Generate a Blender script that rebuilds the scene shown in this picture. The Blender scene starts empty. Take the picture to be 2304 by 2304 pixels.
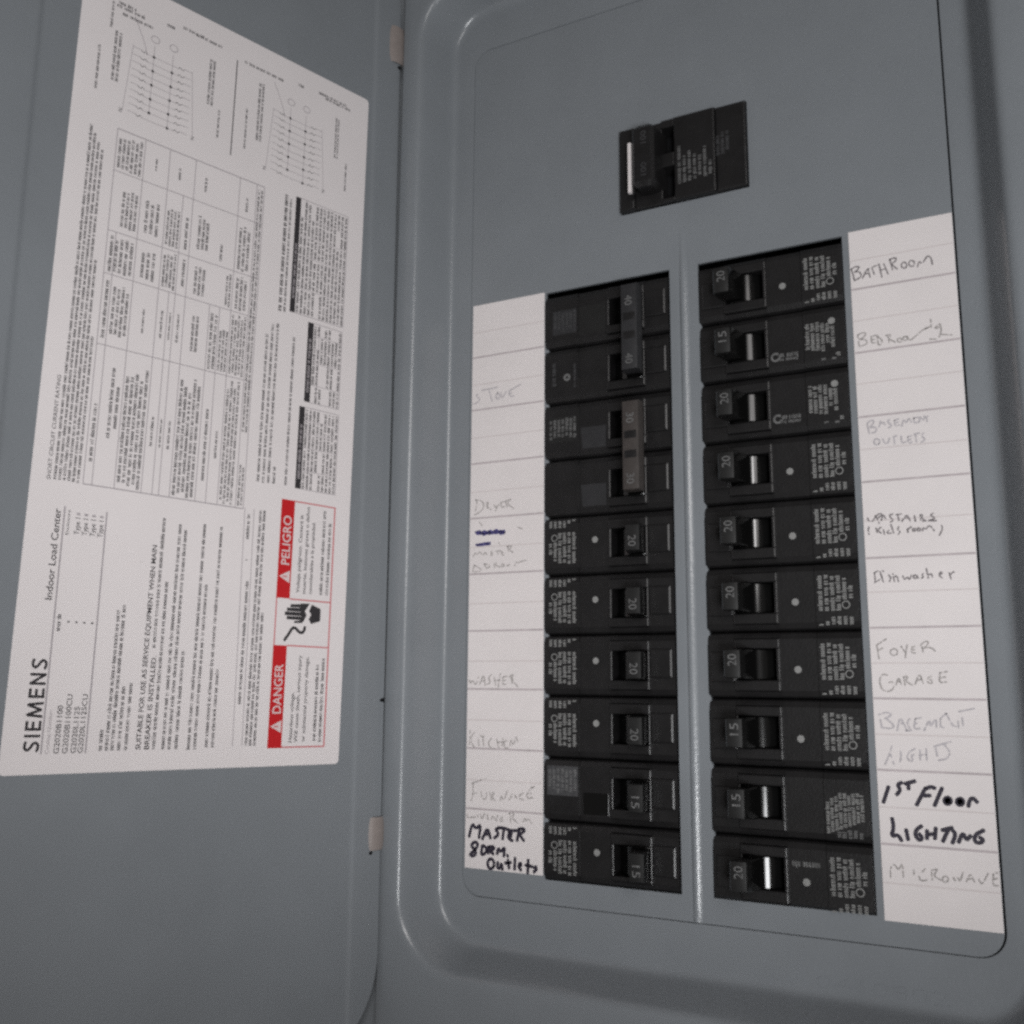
import bpy, bmesh, math, random
from mathutils import Vector, Matrix

random.seed(7)
S = bpy.context.scene
COL = S.collection
MM = 0.001
BASE_Z = 1.5                      # height of the breaker tops above the floor, metres


def W(x, y, z):
    """panel millimetres -> world metres (x right, y into the wall, z up)"""
    return Vector((x * MM, y * MM, z * MM + BASE_Z))


# ----------------------------------------------------------------- camera
cam_d = bpy.data.cameras.new('camera')
cam = bpy.data.objects.new('camera', cam_d)
COL.objects.link(cam)
cam.location = W(122.085, -384.552, -175.817)
cam.rotation_mode = 'XYZ'
cam.rotation_euler = (math.radians(99.8854), math.radians(-0.4658), math.radians(27.805))
cam_d.sensor_fit = 'HORIZONTAL'
cam_d.sensor_width = 36.0
cam_d.lens = 36.0 * 2228.978 / 2304.0
cam_d.clip_start = 0.01
cam_d.clip_end = 50.0
S.camera = cam

# ----------------------------------------------------------------- world + lamps
world = bpy.data.worlds.new('World')
S.world = world
world.use_nodes = True
bg = world.node_tree.nodes['Background']
bg.inputs['Color'].default_value = (1.0, 0.94, 0.90, 1)
bg.inputs['Strength'].default_value = 0.07


def lamp(name, kind, loc, target, power, color, **kw):
    d = bpy.data.lights.new(name, kind)
    d.energy = power
    d.color = color
    for k, v in kw.items():
        setattr(d, k, v)
    o = bpy.data.objects.new(name, d)
    COL.objects.link(o)
    o.location = W(*loc)
    o.rotation_euler = (W(*target) - W(*loc)).to_track_quat('-Z', 'Y').to_euler()
    return o


lamp('glint_lamp', 'AREA', (520, -1150, 110), (20, 0, -110), 1.7, (1.0, 0.98, 0.97),
     shape='RECTANGLE', size=0.16, size_y=0.22)  # lamp behind the camera, just above breaker height, set for the glints
lamp('low_fill_spot', 'SPOT', (342, -639, -367), (-48, 0, 59), 10.8, (0.975, 0.988, 1.0),
     spot_size=0.88, spot_blend=0.19, shadow_soft_size=0.11)  # added low spot; its cone edge stands for the lower-left shadow
lamp('high_fill_spot', 'SPOT', (394, -712, 126), (-165, 0, -244), 6.9, (1.0, 0.965, 0.95),
     spot_size=0.84, spot_blend=1.0, shadow_soft_size=0.20)  # added high spot, balances brightness and weakens the low spot's shadows

S.view_settings.view_transform = 'Standard'
S.view_settings.look = 'None'
S.view_settings.gamma = 1.0
S.view_settings.use_curve_mapping = False
S.view_settings.exposure = 0.25
S.render.engine = 'CYCLES'
S.cycles.filter_width = 2.7
S.cycles.use_denoising = False
S.render.dither_intensity = 1.0


# ----------------------------------------------------------------- materials
def new_mat(name):
    m = bpy.data.materials.new(name)
    m.use_nodes = True
    nt = m.node_tree
    return m, nt, nt.nodes['Principled BSDF']


def node(nt, kind, **kw):
    n = nt.nodes.new(kind)
    for k, v in kw.items():
        setattr(n, k, v)
    return n


def mat(name, color, rough=0.5, spec=0.5, var=0.0, vscale=60.0, bump=0.0, bscale=900.0, rvar=0.0):
    m, nt, b = new_mat(name)
    b.inputs['Base Color'].default_value = (*color, 1)
    b.inputs['Roughness'].default_value = rough
    b.inputs['Specular IOR Level'].default_value = spec
    tc = node(nt, 'ShaderNodeTexCoord')
    if var > 0:
        n1 = node(nt, 'ShaderNodeTexNoise')
        n1.inputs['Scale'].default_value = vscale
        n1.inputs['Detail'].default_value = 6.0
        n1.inputs['Roughness'].default_value = 0.65
        nt.links.new(tc.outputs['Object'], n1.inputs['Vector'])
        r = node(nt, 'ShaderNodeValToRGB')
        r.color_ramp.elements[0].position = 0.30
        r.color_ramp.elements[1].position = 0.70
        r.color_ramp.elements[0].color = (*[c * (1 - var) for c in color], 1)
        r.color_ramp.elements[1].color = (*[min(1, c * (1 + var)) for c in color], 1)
        nt.links.new(n1.outputs['Fac'], r.inputs['Fac'])
        nt.links.new(r.outputs['Color'], b.inputs['Base Color'])
        if rvar > 0:
            mr = node(nt, 'ShaderNodeMapRange')
            mr.inputs['To Min'].default_value = rough - rvar
            mr.inputs['To Max'].default_value = rough + rvar
            nt.links.new(n1.outputs['Fac'], mr.inputs['Value'])
            nt.links.new(mr.outputs['Result'], b.inputs['Roughness'])
    if bump > 0:
        n2 = node(nt, 'ShaderNodeTexNoise')
        n2.inputs['Scale'].default_value = bscale
        n2.inputs['Detail'].default_value = 2.0
        nt.links.new(tc.outputs['Object'], n2.inputs['Vector'])
        bp = node(nt, 'ShaderNodeBump')
        bp.inputs['Strength'].default_value = bump
        bp.inputs['Distance'].default_value = 0.0006
        nt.links.new(n2.outputs['Fac'], bp.inputs['Height'])
        nt.links.new(bp.outputs['Normal'], b.inputs['Normal'])
    return m


M_PAINT = mat('grey_enamel', (0.210, 0.226, 0.243), 0.25, 0.5, var=0.045, vscale=24, bump=0.12, bscale=650, rvar=0.05)
M_CARD = mat('directory_card', (0.735, 0.69, 0.685), 0.65, 0.3, var=0.03, vscale=35)
M_STICK = mat('label_vinyl', (0.75, 0.705, 0.705), 0.5, 0.4, var=0.02, vscale=30)
M_BLACK = mat('breaker_plastic', (0.0125, 0.012, 0.0125), 0.34, 0.5, var=0.25, vscale=90, bump=0.15, bscale=1500)
M_GLOSS = mat('handle_plastic', (0.005, 0.005, 0.005), 0.14, 0.5)
M_TIP = mat('handle_tip_plastic', (0.013, 0.013, 0.013), 0.42, 0.5, var=0.2, vscale=150)
M_BROWN = mat('brown_tie_plastic', (0.050, 0.043, 0.040), 0.5, 0.4, var=0.2, vscale=200)
M_GTIE = mat('grey_tie_plastic', (0.025, 0.025, 0.027), 0.5, 0.4, var=0.15, vscale=200)
M_WHITE = mat('white_print', (0.24, 0.24, 0.235), 0.6, 0.3, var=0.15, vscale=400)
M_DIM = mat('dim_print', (0.14, 0.14, 0.14), 0.6, 0.3, var=0.3, vscale=300)
M_PLATE = mat('grey_rating_plate', (0.055, 0.055, 0.058), 0.6, 0.3, var=0.3, vscale=500)
M_INK = mat('black_ink', (0.035, 0.032, 0.035), 0.6, 0.3)
M_INK2 = mat('grey_ink', (0.085, 0.08, 0.083), 0.6, 0.3, var=0.3, vscale=250)
M_RULE = mat('thin_rule_ink', (0.36, 0.33, 0.345), 0.6, 0.3)
M_RED = mat('red_ink', (0.52, 0.014, 0.018), 0.55, 0.3)
M_PINK = mat('thin_red_ink', (0.58, 0.19, 0.20), 0.55, 0.3)
M_LWHITE = mat('reversed_white', (0.70, 0.58, 0.58), 0.55, 0.3)
M_MARK = mat('marker_ink', (0.035, 0.030, 0.045), 0.5, 0.3)
M_BLUE = mat('blue_pen_ink', (0.085, 0.075, 0.22), 0.5, 0.3, var=0.5, vscale=500)
M_P = [mat('faint_pencil', (0.46, 0.435, 0.455), 0.6, 0.2, var=0.15, vscale=500),
       mat('pencil', (0.37, 0.345, 0.335), 0.6, 0.2, var=0.25, vscale=500),
       mat('dark_pencil', (0.22, 0.20, 0.205), 0.6, 0.2, var=0.35, vscale=500)]
M_LINE = mat('heavy_rule', (0.47, 0.42, 0.43), 0.6, 0.2, var=0.15, vscale=120)
M_THIN = mat('light_rule', (0.63, 0.575, 0.57), 0.6, 0.2, var=0.06, vscale=120)
M_HINGE = mat('primer_beige', (0.26, 0.225, 0.21), 0.5, 0.4, var=0.1, vscale=120)
M_DARK = mat('recess_shade', (0.010, 0.010, 0.011), 0.8, 0.1)  # shade of gaps, pockets and holes put into a near-black colour


# ----------------------------------------------------------------- mesh helpers
class MB:
    """collects polygons (in panel millimetres or local metres) and links them as ONE object"""

    def __init__(self, f=None):
        self.v, self.f, self.mi, self.mats, self.map = [], [], [], [], f or W

    def m(self, material):
        if material not in self.mats:
            self.mats.append(material)
        return self.mats.index(material)

    def poly(self, pts, material):
        i = len(self.v)
        self.v += [self.map(*p) for p in pts]
        self.f.append(list(range(i, i + len(pts))))
        self.mi.append(self.m(material))

    def faces(self, verts, faces, material):
        i = len(self.v)
        self.v += [self.map(*p) for p in verts]
        k = self.m(material)
        for f in faces:
            self.f.append([i + a for a in f])
            self.mi.append(k)

    def box(self, x0, x1, y0, y1, z0, z1, material, ch=0.0):
        """box with its front (y0) edges chamfered by ch"""
        if ch <= 0:
            v = [(x0, y0, z0), (x1, y0, z0), (x1, y0, z1), (x0, y0, z1),
                 (x0, y1, z0), (x1, y1, z0), (x1, y1, z1), (x0, y1, z1)]
            f = [(0, 1, 2, 3), (5, 4, 7, 6), (4, 0, 3, 7), (1, 5, 6, 2), (3, 2, 6, 7), (4, 5, 1, 0)]
        else:
            c, d = ch, ch * 0.3
            v = [(x0 + c, y0, z0 + c), (x1 - c, y0, z0 + c), (x1 - c, y0, z1 - c), (x0 + c, y0, z1 - c),
                 (x0 + d, y0 + d, z0 + d), (x1 - d, y0 + d, z0 + d), (x1 - d, y0 + d, z1 - d), (x0 + d, y0 + d, z1 - d),
                 (x0, y0 + c, z0), (x1, y0 + c, z0), (x1, y0 + c, z1), (x0, y0 + c, z1),
                 (x0, y1, z0), (x1, y1, z0), (x1, y1, z1), (x0, y1, z1)]
            f = [(0, 1, 2, 3), (13, 12, 15, 14)]
            for a in (0, 4, 8):
                for k in range(4):
                    n = (k + 1) % 4
                    f.append((a + k, a + 4 + k, a + 4 + n, a + n))
        self.faces(v, f, material)

    def bar(self, x0, x1, y0, zb, zt, cy, cz, material):
        """bar along x with sloping upper and lower shoulders"""
        pr = [(30, zb), (y0 + cy, zb), (y0 + cy * .45, zb + cz * .25), (y0, zb + cz), (y0, zt - cz), (y0 + cy * .45, zt - cz * .25), (y0 + cy, zt), (30, zt)]
        n = len(pr)
        v = [(x0, a, b) for a, b in pr] + [(x1, a, b) for a, b in pr]
        self.faces(v, [(k, (k + 1) % n, n + (k + 1) % n, n + k) for k in range(n)] + [tuple(range(n)), tuple(range(2 * n - 1, n - 1, -1))], material)

    def prism(self, outline, z0, z1, material, ch=0.0):
        """outline in (x, y), extruded along z, ends shrunk by ch"""
        n = len(outline)
        cx = sum(p[0] for p in outline) / n
        cy = sum(p[1] for p in outline) / n
        rings = []
        zs = [(z0, ch), (z0 + ch, 0), (z1 - ch, 0), (z1, ch)] if ch > 0 else [(z0, 0), (z1, 0)]
        v = []
        for z, s in zs:
            for p in outline:
                dx, dy = p[0] - cx, p[1] - cy
                L = math.hypot(dx, dy) or 1
                k = max(0, 1 - s / L)
                v.append((cx + dx * k, cy + dy * k, z))
        f = []
        for r in range(len(zs) - 1):
            for k in range(n):
                f.append((r * n + k, r * n + (k + 1) % n, (r + 1) * n + (k + 1) % n, (r + 1) * n + k))
        f.append(tuple(range(n - 1, -1, -1)))
        f.append(tuple((len(zs) - 1) * n + k for k in range(n)))
        self.faces(v, f, material)

    def build(self, name, parent=None, smooth=False, angle=None):
        me = bpy.data.meshes.new(name)
        me.from_pydata(self.v, [], self.f)
        for k in self.mats:
            me.materials.append(k)
        me.polygons.foreach_set('material_index', self.mi)
        if smooth:
            me.polygons.foreach_set('use_smooth', [True] * len(me.polygons))
        me.update()
        if angle is not None:
            me.set_sharp_from_angle(angle=math.radians(angle))
        o = bpy.data.objects.new(name, me)
        COL.objects.link(o)
        if parent:
            o.parent = parent
        return o


def tag(o, label=None, cat=None, group=None, kind=None):
    if label:
        o['label'] = label
    if cat:
        o['category'] = cat
    if group:
        o['group'] = group
    if kind:
        o['kind'] = kind
    return o


def empty(name, loc=(0, 0, 0), label=None, cat=None, group=None):
    o = bpy.data.objects.new(name, None)
    o.empty_display_size = 0.02
    COL.objects.link(o)
    o.location = loc
    return tag(o, label, cat, group)


_glyphs = {}


def text_polys(s, size, bold=0.0):
    """printed text as flat polygons in millimetres, cap height = size; returns (verts, faces, width)"""
    key = (s, bold)
    if key not in _glyphs:
        cu = bpy.data.curves.new('lettering', 'FONT')
        cu.body = s
        cu.size = 1.0
        cu.offset = bold
        cu.resolution_u = 3
        ob = bpy.data.objects.new('lettering', cu)
        COL.objects.link(ob)
        dg = bpy.context.evaluated_depsgraph_get()
        me = bpy.data.meshes.new_from_object(ob.evaluated_get(dg))
        vs = [(v.co.x, v.co.y) for v in me.vertices]
        fs = [tuple(p.vertices) for p in me.polygons]
        bpy.data.objects.remove(ob)
        bpy.data.curves.remove(cu)
        bpy.data.meshes.remove(me)
        _glyphs[key] = (vs, fs)
    vs, fs = _glyphs[key]
    k = size / 0.72
    x0 = min(v[0] for v in vs)
    x1 = max(v[0] for v in vs)
    return [((x - x0) * k, y * k) for x, y in vs], fs, (x1 - x0) * k


def put_text(mb, s, X0, X1, Y, cap, material, place, bold=0.0):
    """text from X0 to X1 (squeezed or stretched to fit), baseline Y; place(X, Y) -> 3-D args"""
    vs, fs, w = text_polys(s, cap, bold)
    k = (X1 - X0) / w
    mb.faces([place(X0 + x * k, Y + y) for x, y in vs], fs, material)


def greek(mb, X0, X1, Y, h, material, place, rng, dens=1.0, tall=True):
    """one line of print too small to read: words of tiny upright and level strokes"""
    x = X0
    gw = h * 0.62
    while x < X1 - gw:
        for _ in range(rng.randint(2, 9)):
            if x > X1 - gw:
                break
            t = h * 0.235 * dens
            top = h * (1.35 if tall and rng.random() < 0.25 else 1.0)
            k = rng.random()
            w = gw * 0.72

            def q(a, b, c, d):
                mb.poly([place(x + a, Y + b), place(x + c, Y + b), place(x + c, Y + d), place(x + a, Y + d)], material)
            if k < 0.3:
                q(0, 0, t, top); q(t, h - t, w, h); q(w - t, 0, w, h - t)
            elif k < 0.55:
                q(0, 0, t, h); q(t, 0, w, t); q(t, h - t, w, h); q(t, h * .45, w, h * .45 + t)
            elif k < 0.7:
                q(w * .35, 0, w * .35 + t, top)
            elif k < 0.85:
                q(0, 0, t, h); q(w - t, 0, w, h); q(t, 0, w - t, t); q(t, h - t, w - t, h)
            else:
                q(0, h - t, w, h); q(w * .4, 0, w * .4 + t, h - t)
            x += gw
        x += gw * rng.uniform(.6, 1.0)


def stroke(mb, pts, width, material, place, rng=None, gap=0.0):
    """a flat pen stroke: a ribbon with round joints through pts (2-D), place -> 3-D args"""
    # round the corners of the polyline
    P = [pts[0]]
    for a, b, c in zip(pts, pts[1:], pts[2:]):
        P.append((b[0] * .75 + a[0] * .25, b[1] * .75 + a[1] * .25))
        P.append((b[0] * .75 + c[0] * .25, b[1] * .75 + c[1] * .25))
    P.append(pts[-1])
    Q = []
    for a, b in zip(P, P[1:]):
        d = math.hypot(b[0] - a[0], b[1] - a[1])
        n = max(1, int(d / 0.6))
        Q += [(a[0] + (b[0] - a[0]) * i / n, a[1] + (b[1] - a[1]) * i / n) for i in range(n)]
    Q.append(P[-1])
    for i, (a, b) in enumerate(zip(Q, Q[1:])):
        if rng and rng.random() < gap:
            continue
        w0 = width * (rng.uniform(.7, 1.15) if rng else 1) / 2
        dx, dy = b[0] - a[0], b[1] - a[1]
        L = math.hypot(dx, dy)
        if L < 1e-6:
            continue
        dx, dy = dx / L, dy / L
        nx, ny = -dy, dx
        e = w0 * 0.55
        out = [(a[0] - dx * e + nx * w0 * .6, a[1] - dy * e + ny * w0 * .6), (a[0] + nx * w0, a[1] + ny * w0),
               (b[0] + nx * w0, b[1] + ny * w0), (b[0] + dx * e + nx * w0 * .6, b[1] + dy * e + ny * w0 * .6),
               (b[0] + dx * e - nx * w0 * .6, b[1] + dy * e - ny * w0 * .6), (b[0] - nx * w0, b[1] - ny * w0),
               (a[0] - nx * w0, a[1] - ny * w0), (a[0] - dx * e - nx * w0 * .6, a[1] - dy * e - ny * w0 * .6)]
        lift = 0.004 * (i % 3)                          # keep overlapping pieces off one plane
        mb.poly([place(x, y, lift) for x, y in out], material)


def rrect(x0, x1, z0, z1, r, n=10):
    pts = []
    for cx, cz, a0 in ((x1 - r, z1 - r, 0), (x0 + r, z1 - r, 90), (x0 + r, z0 + r, 180), (x1 - r, z0 + r, 270)):
        for i in range(n + 1):
            a = math.radians(a0 + 90 * i / n)
            pts.append((cx + r * math.cos(a), cz + r * math.sin(a)))
    return pts


def plate(mb, outer, holes, y0, y1, material):
    """flat plate with holes, front at y0, back at y1 (outer and holes in (x, z))"""
    bm = bmesh.new()
    edges = []
    for loop in [outer] + holes:
        vs = [bm.verts.new((p[0], 0, p[1])) for p in loop]
        for a, b in zip(vs, vs[1:] + vs[:1]):
            edges.append(bm.edges.new((a, b)))
    bmesh.ops.triangle_fill(bm, use_beauty=True, use_dissolve=False, edges=edges)
    bm.verts.index_update()
    v = [(p.co.x, p.co.z) for p in bm.verts]
    f = [tuple(q.index for q in p.verts) for p in bm.faces]
    bm.free()
    mb.faces([(a, y0, b) for a, b in v], f, material)
    mb.faces([(a, y1, b) for a, b in v], [t[::-1] for t in f], material)
    for loop in [outer] + holes:
        n = len(loop)
        mb.faces([(a, y0, b) for a, b in loop] + [(a, y1, b) for a, b in loop],
                 [(k, (k + 1) % n, n + (k + 1) % n, n + k) for k in range(n)], material)


# ================================================================= the load centre
panel = empty('electrical_panel', W(0, 0, -66), 'grey metal breaker panel standing open with its door swung to the left', 'electrical panel')


def parented(o, p):
    """parent o (built in world coordinates) to an Empty without moving it"""
    o.parent = p
    o.matrix_parent_inverse = Matrix.Translation(p.location).inverted() if p.rotation_euler[1] == 0 else p.matrix_world.inverted()
    return o


# ---- trim: one pressed sheet, a raised surround sloping down to the dead front
C_ = (-115.4, 115.2, -283.8, 154.5, 21.0)
D_ = (-123.6, 123.2, -292.0, 162.5, 29.0)


def lerp_rect(t):
    return tuple(a + (b - a) * t for a, b in zip(C_, D_))


prof = [((-104.15, 105.6, -264.6, 132.6, 8.85), 2.2), ((-104.15, 105.6, -264.6, 132.6, 8.85), 0.25),
        ((-104.25, 105.75, -264.7, 132.7, 8.95), 0.05), ((-104.5, 106.0, -264.95, 132.95, 9.2), 0.0)]
for t, y in ((-.50, 0.0), (-.30, -.05), (-.12, -.35), (.03, -1.2), (.14, -2.6), (.24, -4.5), (.37, -7.2), (.5, -10), (.63, -12.8), (.76, -15.5),
             (.86, -17.4), (.97, -18.8), (1.12, -19.65), (1.3, -19.95), (1.5, -20.0)):
    prof.append((lerp_rect(t), y))
prof += [((-132.9, 140.9, -372, 240, 3.0), -20.0), ((-133.3, 141.3, -372.4, 240.4, 3.2), -19.8),
         ((-133.5, 141.5, -372.6, 240.6, 3.4), -19.0), ((-133.5, 141.5, -372.6, 240.6, 3.4), -12.0),
         ((-181, 181, -392, 260, 6), -12.0), ((-181.5, 181.5, -392.5, 260.5, 6), -11.5), ((-181.5, 181.5, -392.5, 260.5, 6), 6.0)]
mb = MB()
N = 44
ver = []
for (x0, x1, z0, z1, r), y in prof:
    ver += [(a, y, b) for a, b in rrect(x0, x1, z0, z1, r)]
fac = []
for i in range(len(prof) - 1):
    for k in range(N):
        n = (k + 1) % N
        fac.append((i * N + k, (i + 1) * N + k, (i + 1) * N + n, i * N + n))
mb.faces(ver, fac, M_PAINT)
trim = parented(mb.build('trim_cover', smooth=True, angle=50), panel)

# ---- stamped figures in the lower right of the trim, in very low relief
mb = MB()
put_text(mb, '0410802', 43, 87, -281.5, 4.6, M_PAINT, lambda x, z: (x, -0.10, z), bold=-0.012)
parented(mb.build('stamped_number'), panel)

# ---- dead front with its three openings
TOP, BOT = -0.2, -254.7
XA0, XA1, XB0, XB1 = -64.6, -6.2, 6.3, 64.9


def opening(x0, x1, bump):
    """rectangular opening with rounded twist-out remnants on one upright edge"""
    pts = [(x0, TOP), (x0, BOT), (x1, BOT), (x1, TOP)]
    left = [(x0, TOP)]
    for k in range(1, 10):
        zc = -25.4 * k - 4.2
        for j in range(7):
            a = math.pi * j / 6
            left.append((x0 + bump * math.sin(a), zc + 3.2 * math.cos(a)))
    left.append((x0, BOT))
    return left + pts[2:]


mb = MB()
plate(mb, rrect(-103.8, 105.0, -264.3, 132.1, 8.6),
      [opening(XA0, XA1, 1.5), opening(XB0, XB1, 1.2), [(-27.7, 68.5), (-27.7, 29.3), (29.3, 29.3), (29.3, 68.5)]],
      0.0, 1.4, M_PAINT)
dead = parented(mb.build('dead_front'), panel)
# pressed rib down the middle bar
mb = MB()
secs = []
rib = [(-2.3, 0.02), (-1.6, -0.04), (-1.1, .16), (-0.75, -.10), (-.3, -.55), (.35, -.80), (1.0, -.74), (1.7, -.42), (2.5, -.12), (3.2, 0.02)]
zz = [(17, 0), (12, .12), (6, .45), (-2, .85), (-12, 1), (-254, 1), (-262, .95), (-264.2, .7)]
v = []
for z, k in zz:
    v += [(-1.0 + x * (0.6 + .4 * k), (y if y > 0 else y * k) - (0.0 if y > 0 else .012), z) for x, y in rib]
n = len(rib)
f = [(i * n + k, i * n + k + 1, (i + 1) * n + k + 1, (i + 1) * n + k) for i in range(len(zz) - 1) for k in range(n - 1)]
mb.faces(v, f, M_PAINT)
parented(mb.build('pressed_rib', smooth=True), panel)

# ---- steel box behind
mb = MB()
v = [(-178, 3, -389), (178, 3, -389), (178, 3, 257), (-178, 3, 257), (-178, 95, -389), (178, 95, -389), (178, 95, 257), (-178, 95, 257)]
mb.faces(v, [(5, 4, 7, 6), (4, 0, 3, 7), (1, 5, 6, 2), (3, 2, 6, 7), (4, 5, 1, 0)], M_DARK)
parented(mb.build('enclosure_box'), panel)

# ---- door, swung open on the left edge
D_O = Vector((-139.5775, -13.0, -60.0))
D_S = Vector((-0.323639, -0.946181, 0.000484))
D_W = Vector((-0.007998, 0.003247, 0.999963))
D_C, D_K = Vector((122.085, -384.552, -175.817)), 0.98115     # label units are 0.981 mm
D_N = Vector((-0.946147, 0.323612, -0.008618))       # away from the camera


def DR(s, w, off=0.0):
    """door millimetres: s out from the hinge, w up, off = away from the viewer"""
    return W(*(D_C + (D_O + D_S * s + D_W * (w + 60.0) - D_C) * D_K + D_N * off))


DW, DB, DT, RAD = 279.0, -331.0, 199.0, 42.0


def zlim(s):
    d = min(s, DW - s)
    if d >= RAD:
        return DB, DT
    k = RAD - math.sqrt(max(0, RAD * RAD - (RAD - d) ** 2))
    return DB + k, DT - k


ss = [RAD * (1 - math.cos(math.radians(a))) for a in range(0, 91, 6)]
ss += [13.0, 13.8, 14.4, 15.0, 15.8, 16.4, 60, 120, 160, 165.2, 166.0, 166.6, 167.2, 167.8, 168.6, 200] + [DW - x for x in ss]
ss = sorted(set(round(x, 4) for x in ss))


def doff(s):
    e = lambda a, b: max(0.0, min(1.0, (s - a) / (b - a)))
    sm = lambda t: t * t * (3 - 2 * t)
    return -0.55 + 0.65 * (sm(e(13.4, 15.8)) - sm(e(165.6, 168.2)))


mb = MB(DR)
v, f = [], []
for s in ss:
    a, b = zlim(s)
    v += [(s, a, doff(s)), (s, b, doff(s)), (s, b, 2.1), (s, a, 2.1)]
for i in range(len(ss) - 1):
    for k in range(4):
        f.append((i * 4 + k, i * 4 + (k + 1) % 4, (i + 1) * 4 + (k + 1) % 4, (i + 1) * 4 + k))
f += [(0, 1, 2, 3)]
mb.faces(v, f, M_PAINT)
door = parented(mb.build('door', smooth=True, angle=40), panel)
# flat dark patch on the door's hinge edge, standing for a notch's shade
mb = MB(DR)
mb.faces([(-.3, -184.2, -.62), (2.2, -183.6, -.60), (2.2, -182.6, -.60), (-.3, -181.8, -.62)], [(0, 1, 2, 3)], M_DARK)
parented(mb.build('notch_shade'), panel)


def hinge(w0, w1, s0, s1, hole):
    mb = MB(DR)
    n, rows = 8, 7
    v = []
    for j in range(rows + 1):
        t = j / rows
        shrink = 0.22 * (abs(2 * t - 1) ** 4)
        for i in range(n + 1):
            u = i / n
            bulge = math.sin(math.pi * u) ** .6 * (1 - .35 * abs(2 * t - 1) ** 3)
            s = s0 + (s1 - s0) * (0.5 + (u - .5) * (1 - shrink))
            v.append((s, w0 + (w1 - w0) * t, -0.50 - 1.6 * bulge))
    f = [(j * (n + 1) + i, j * (n + 1) + i + 1, (j + 1) * (n + 1) + i + 1, (j + 1) * (n + 1) + i) for j in range(rows) for i in range(n)]
    mb.faces(v, f, M_HINGE)
    hx, hw, hr = hole
    mb.poly([(hx + hr * math.cos(a * .7854), hw + hr * .8 * math.sin(a * .7854), -0.62) for a in range(8)], M_DARK)  # flat dark disc standing for the shade inside a hole
    return parented(mb.build('hinge', smooth=True, angle=60), panel)


hinge(130.0, 150.0, -3.6, 6.6, (0.2, 128.4, 1.3))
hinge(-246.8, -233.0, -2.2, 6.4, (5.0, -247.8, 1.0))

# ================================================================= instruction label on the door
SR = 0.01626
LX, LY = 312.7, 134.8


def ST(X, Y, lift=0.0):
    """label millimetres: X along the lines of print (up the door), Y towards the door's free edge"""
    z, s = X - 208.56, Y + 20.24
    ds, dz = s - 90.0, z + 60.0
    c, sn = math.cos(SR), math.sin(SR)
    return DR(90.0 + c * ds - sn * dz, -60.0 + sn * ds + c * dz, -lift)


r = random.Random(3)
mb = MB(ST)
out = rrect(0, LX, 0, LY, 1.9, 5)
n = len(out)
mb.faces([(x, y, .06) for x, y in out] + [(x, y, -.08) for x, y in out],
         [tuple(range(n))] + [(k, (k + 1) % n, n + (k + 1) % n, n + k) for k in range(n)], M_STICK)
label = tag(mb.build('instruction_label'), 'large white printed instruction label with a red danger box stuck inside the open door', 'label')
LA = lambda X, Y: (X, Y, .10)
LB = lambda X, Y: (X, Y, .13)
LC = lambda X, Y: (X, Y, .16)


def lrect(mb, X0, X1, Y0, Y1, m, L=LA):
    mb.poly([L(X0, Y0), L(X1, Y0), L(X1, Y1), L(X0, Y1)], m)


def lline(mb, X0, Y0, X1, Y1, w, m, L=LA):
    d = math.hypot(X1 - X0, Y1 - Y0)
    nx, ny = -(Y1 - Y0) / d * w / 2, (X1 - X0) / d * w / 2
    mb.poly([L(X0 + nx, Y0 + ny), L(X1 + nx, Y1 + ny), L(X1 - nx, Y1 - ny), L(X0 - nx, Y0 - ny)], m)


# heading
mb = MB(ST)
LS = lambda a, b, l=0: (a, b, .13 + l)
xl = 7.7
for ch, w in (('S', 3.5), ('I', .8), ('E', 3.1), ('M', 5.2), ('E', 3.1), ('N', 4.1), ('S', 3.5)):
    h, p, y0 = 5.3, .48, 122.5
    L = {'I': [[(.4, p * .4), (.4, h - p * .4)]],
         'E': [[(p, p * .4), (p, h - p * .4)], [(p, h - p), (w, h - p)], [(p, h * .52), (w * .92, h * .52)], [(p, p), (w, p)]],
         'M': [[(.35, p * .4), (.8, h - p)], [(.9, h - p * .5), (w / 2, p * 1.2)], [(w / 2, p * 1.2), (w - .9, h - p * .5)], [(w - .35, p * .4), (w - .8, h - p)]],
         'N': [[(p, p * .4), (p, h - p * .4)], [(p, h - p * .5), (w - p, p * .5)], [(w - p, p * .4), (w - p, h - p * .4)]],
         'S': [[(w * .93, h - p * 1.5), (w * .62, h - p * .9), (w * .3, h - p * 1.0), (w * .12, h * .72), (w * .35, h * .56), (w * .72, h * .44), (w * .9, h * .27),
                (w * .7, p * 1.0), (w * .35, p * .9), (w * .04, p * 1.6)]]}[ch]
    for s_ in L:
        stroke(mb, [(xl + a, y0 + b) for a, b in s_], .92, M_INK, LS)
    xl += w + 1.38
put_text(mb, 'Indoor Load Center', 60.0, 92.8, 123.3, 2.5, M_INK, LB, bold=0.008)
for y, s, x1 in ((115.8, 'G2020B1100', 23.4), (112.9, 'G2020B1100CU', 27.3), (110.0, 'G2020L1125', 23.0), (107.6, 'G2020L1125CU', 27.4)):
    put_text(mb, s, 6.9, x1, y, 1.9, M_INK2, LB, bold=0.008)
for y in (116.2, 113.4, 110.6, 107.8):
    put_text(mb, 'Type 1', 84.2, 90.4, y, 1.9, M_INK2, LB, bold=0.008)
    lrect(mb, 91.4, 92.2, y + .2, y + 1.5, M_RULE, LB)
    lrect(mb, 52.4, 53.0, y + .3, y + 1.1, M_INK2, LB)
put_text(mb, 'Catalog Number', 6.8, 21.8, 119.3, 1.2, M_RULE, LB)
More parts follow.
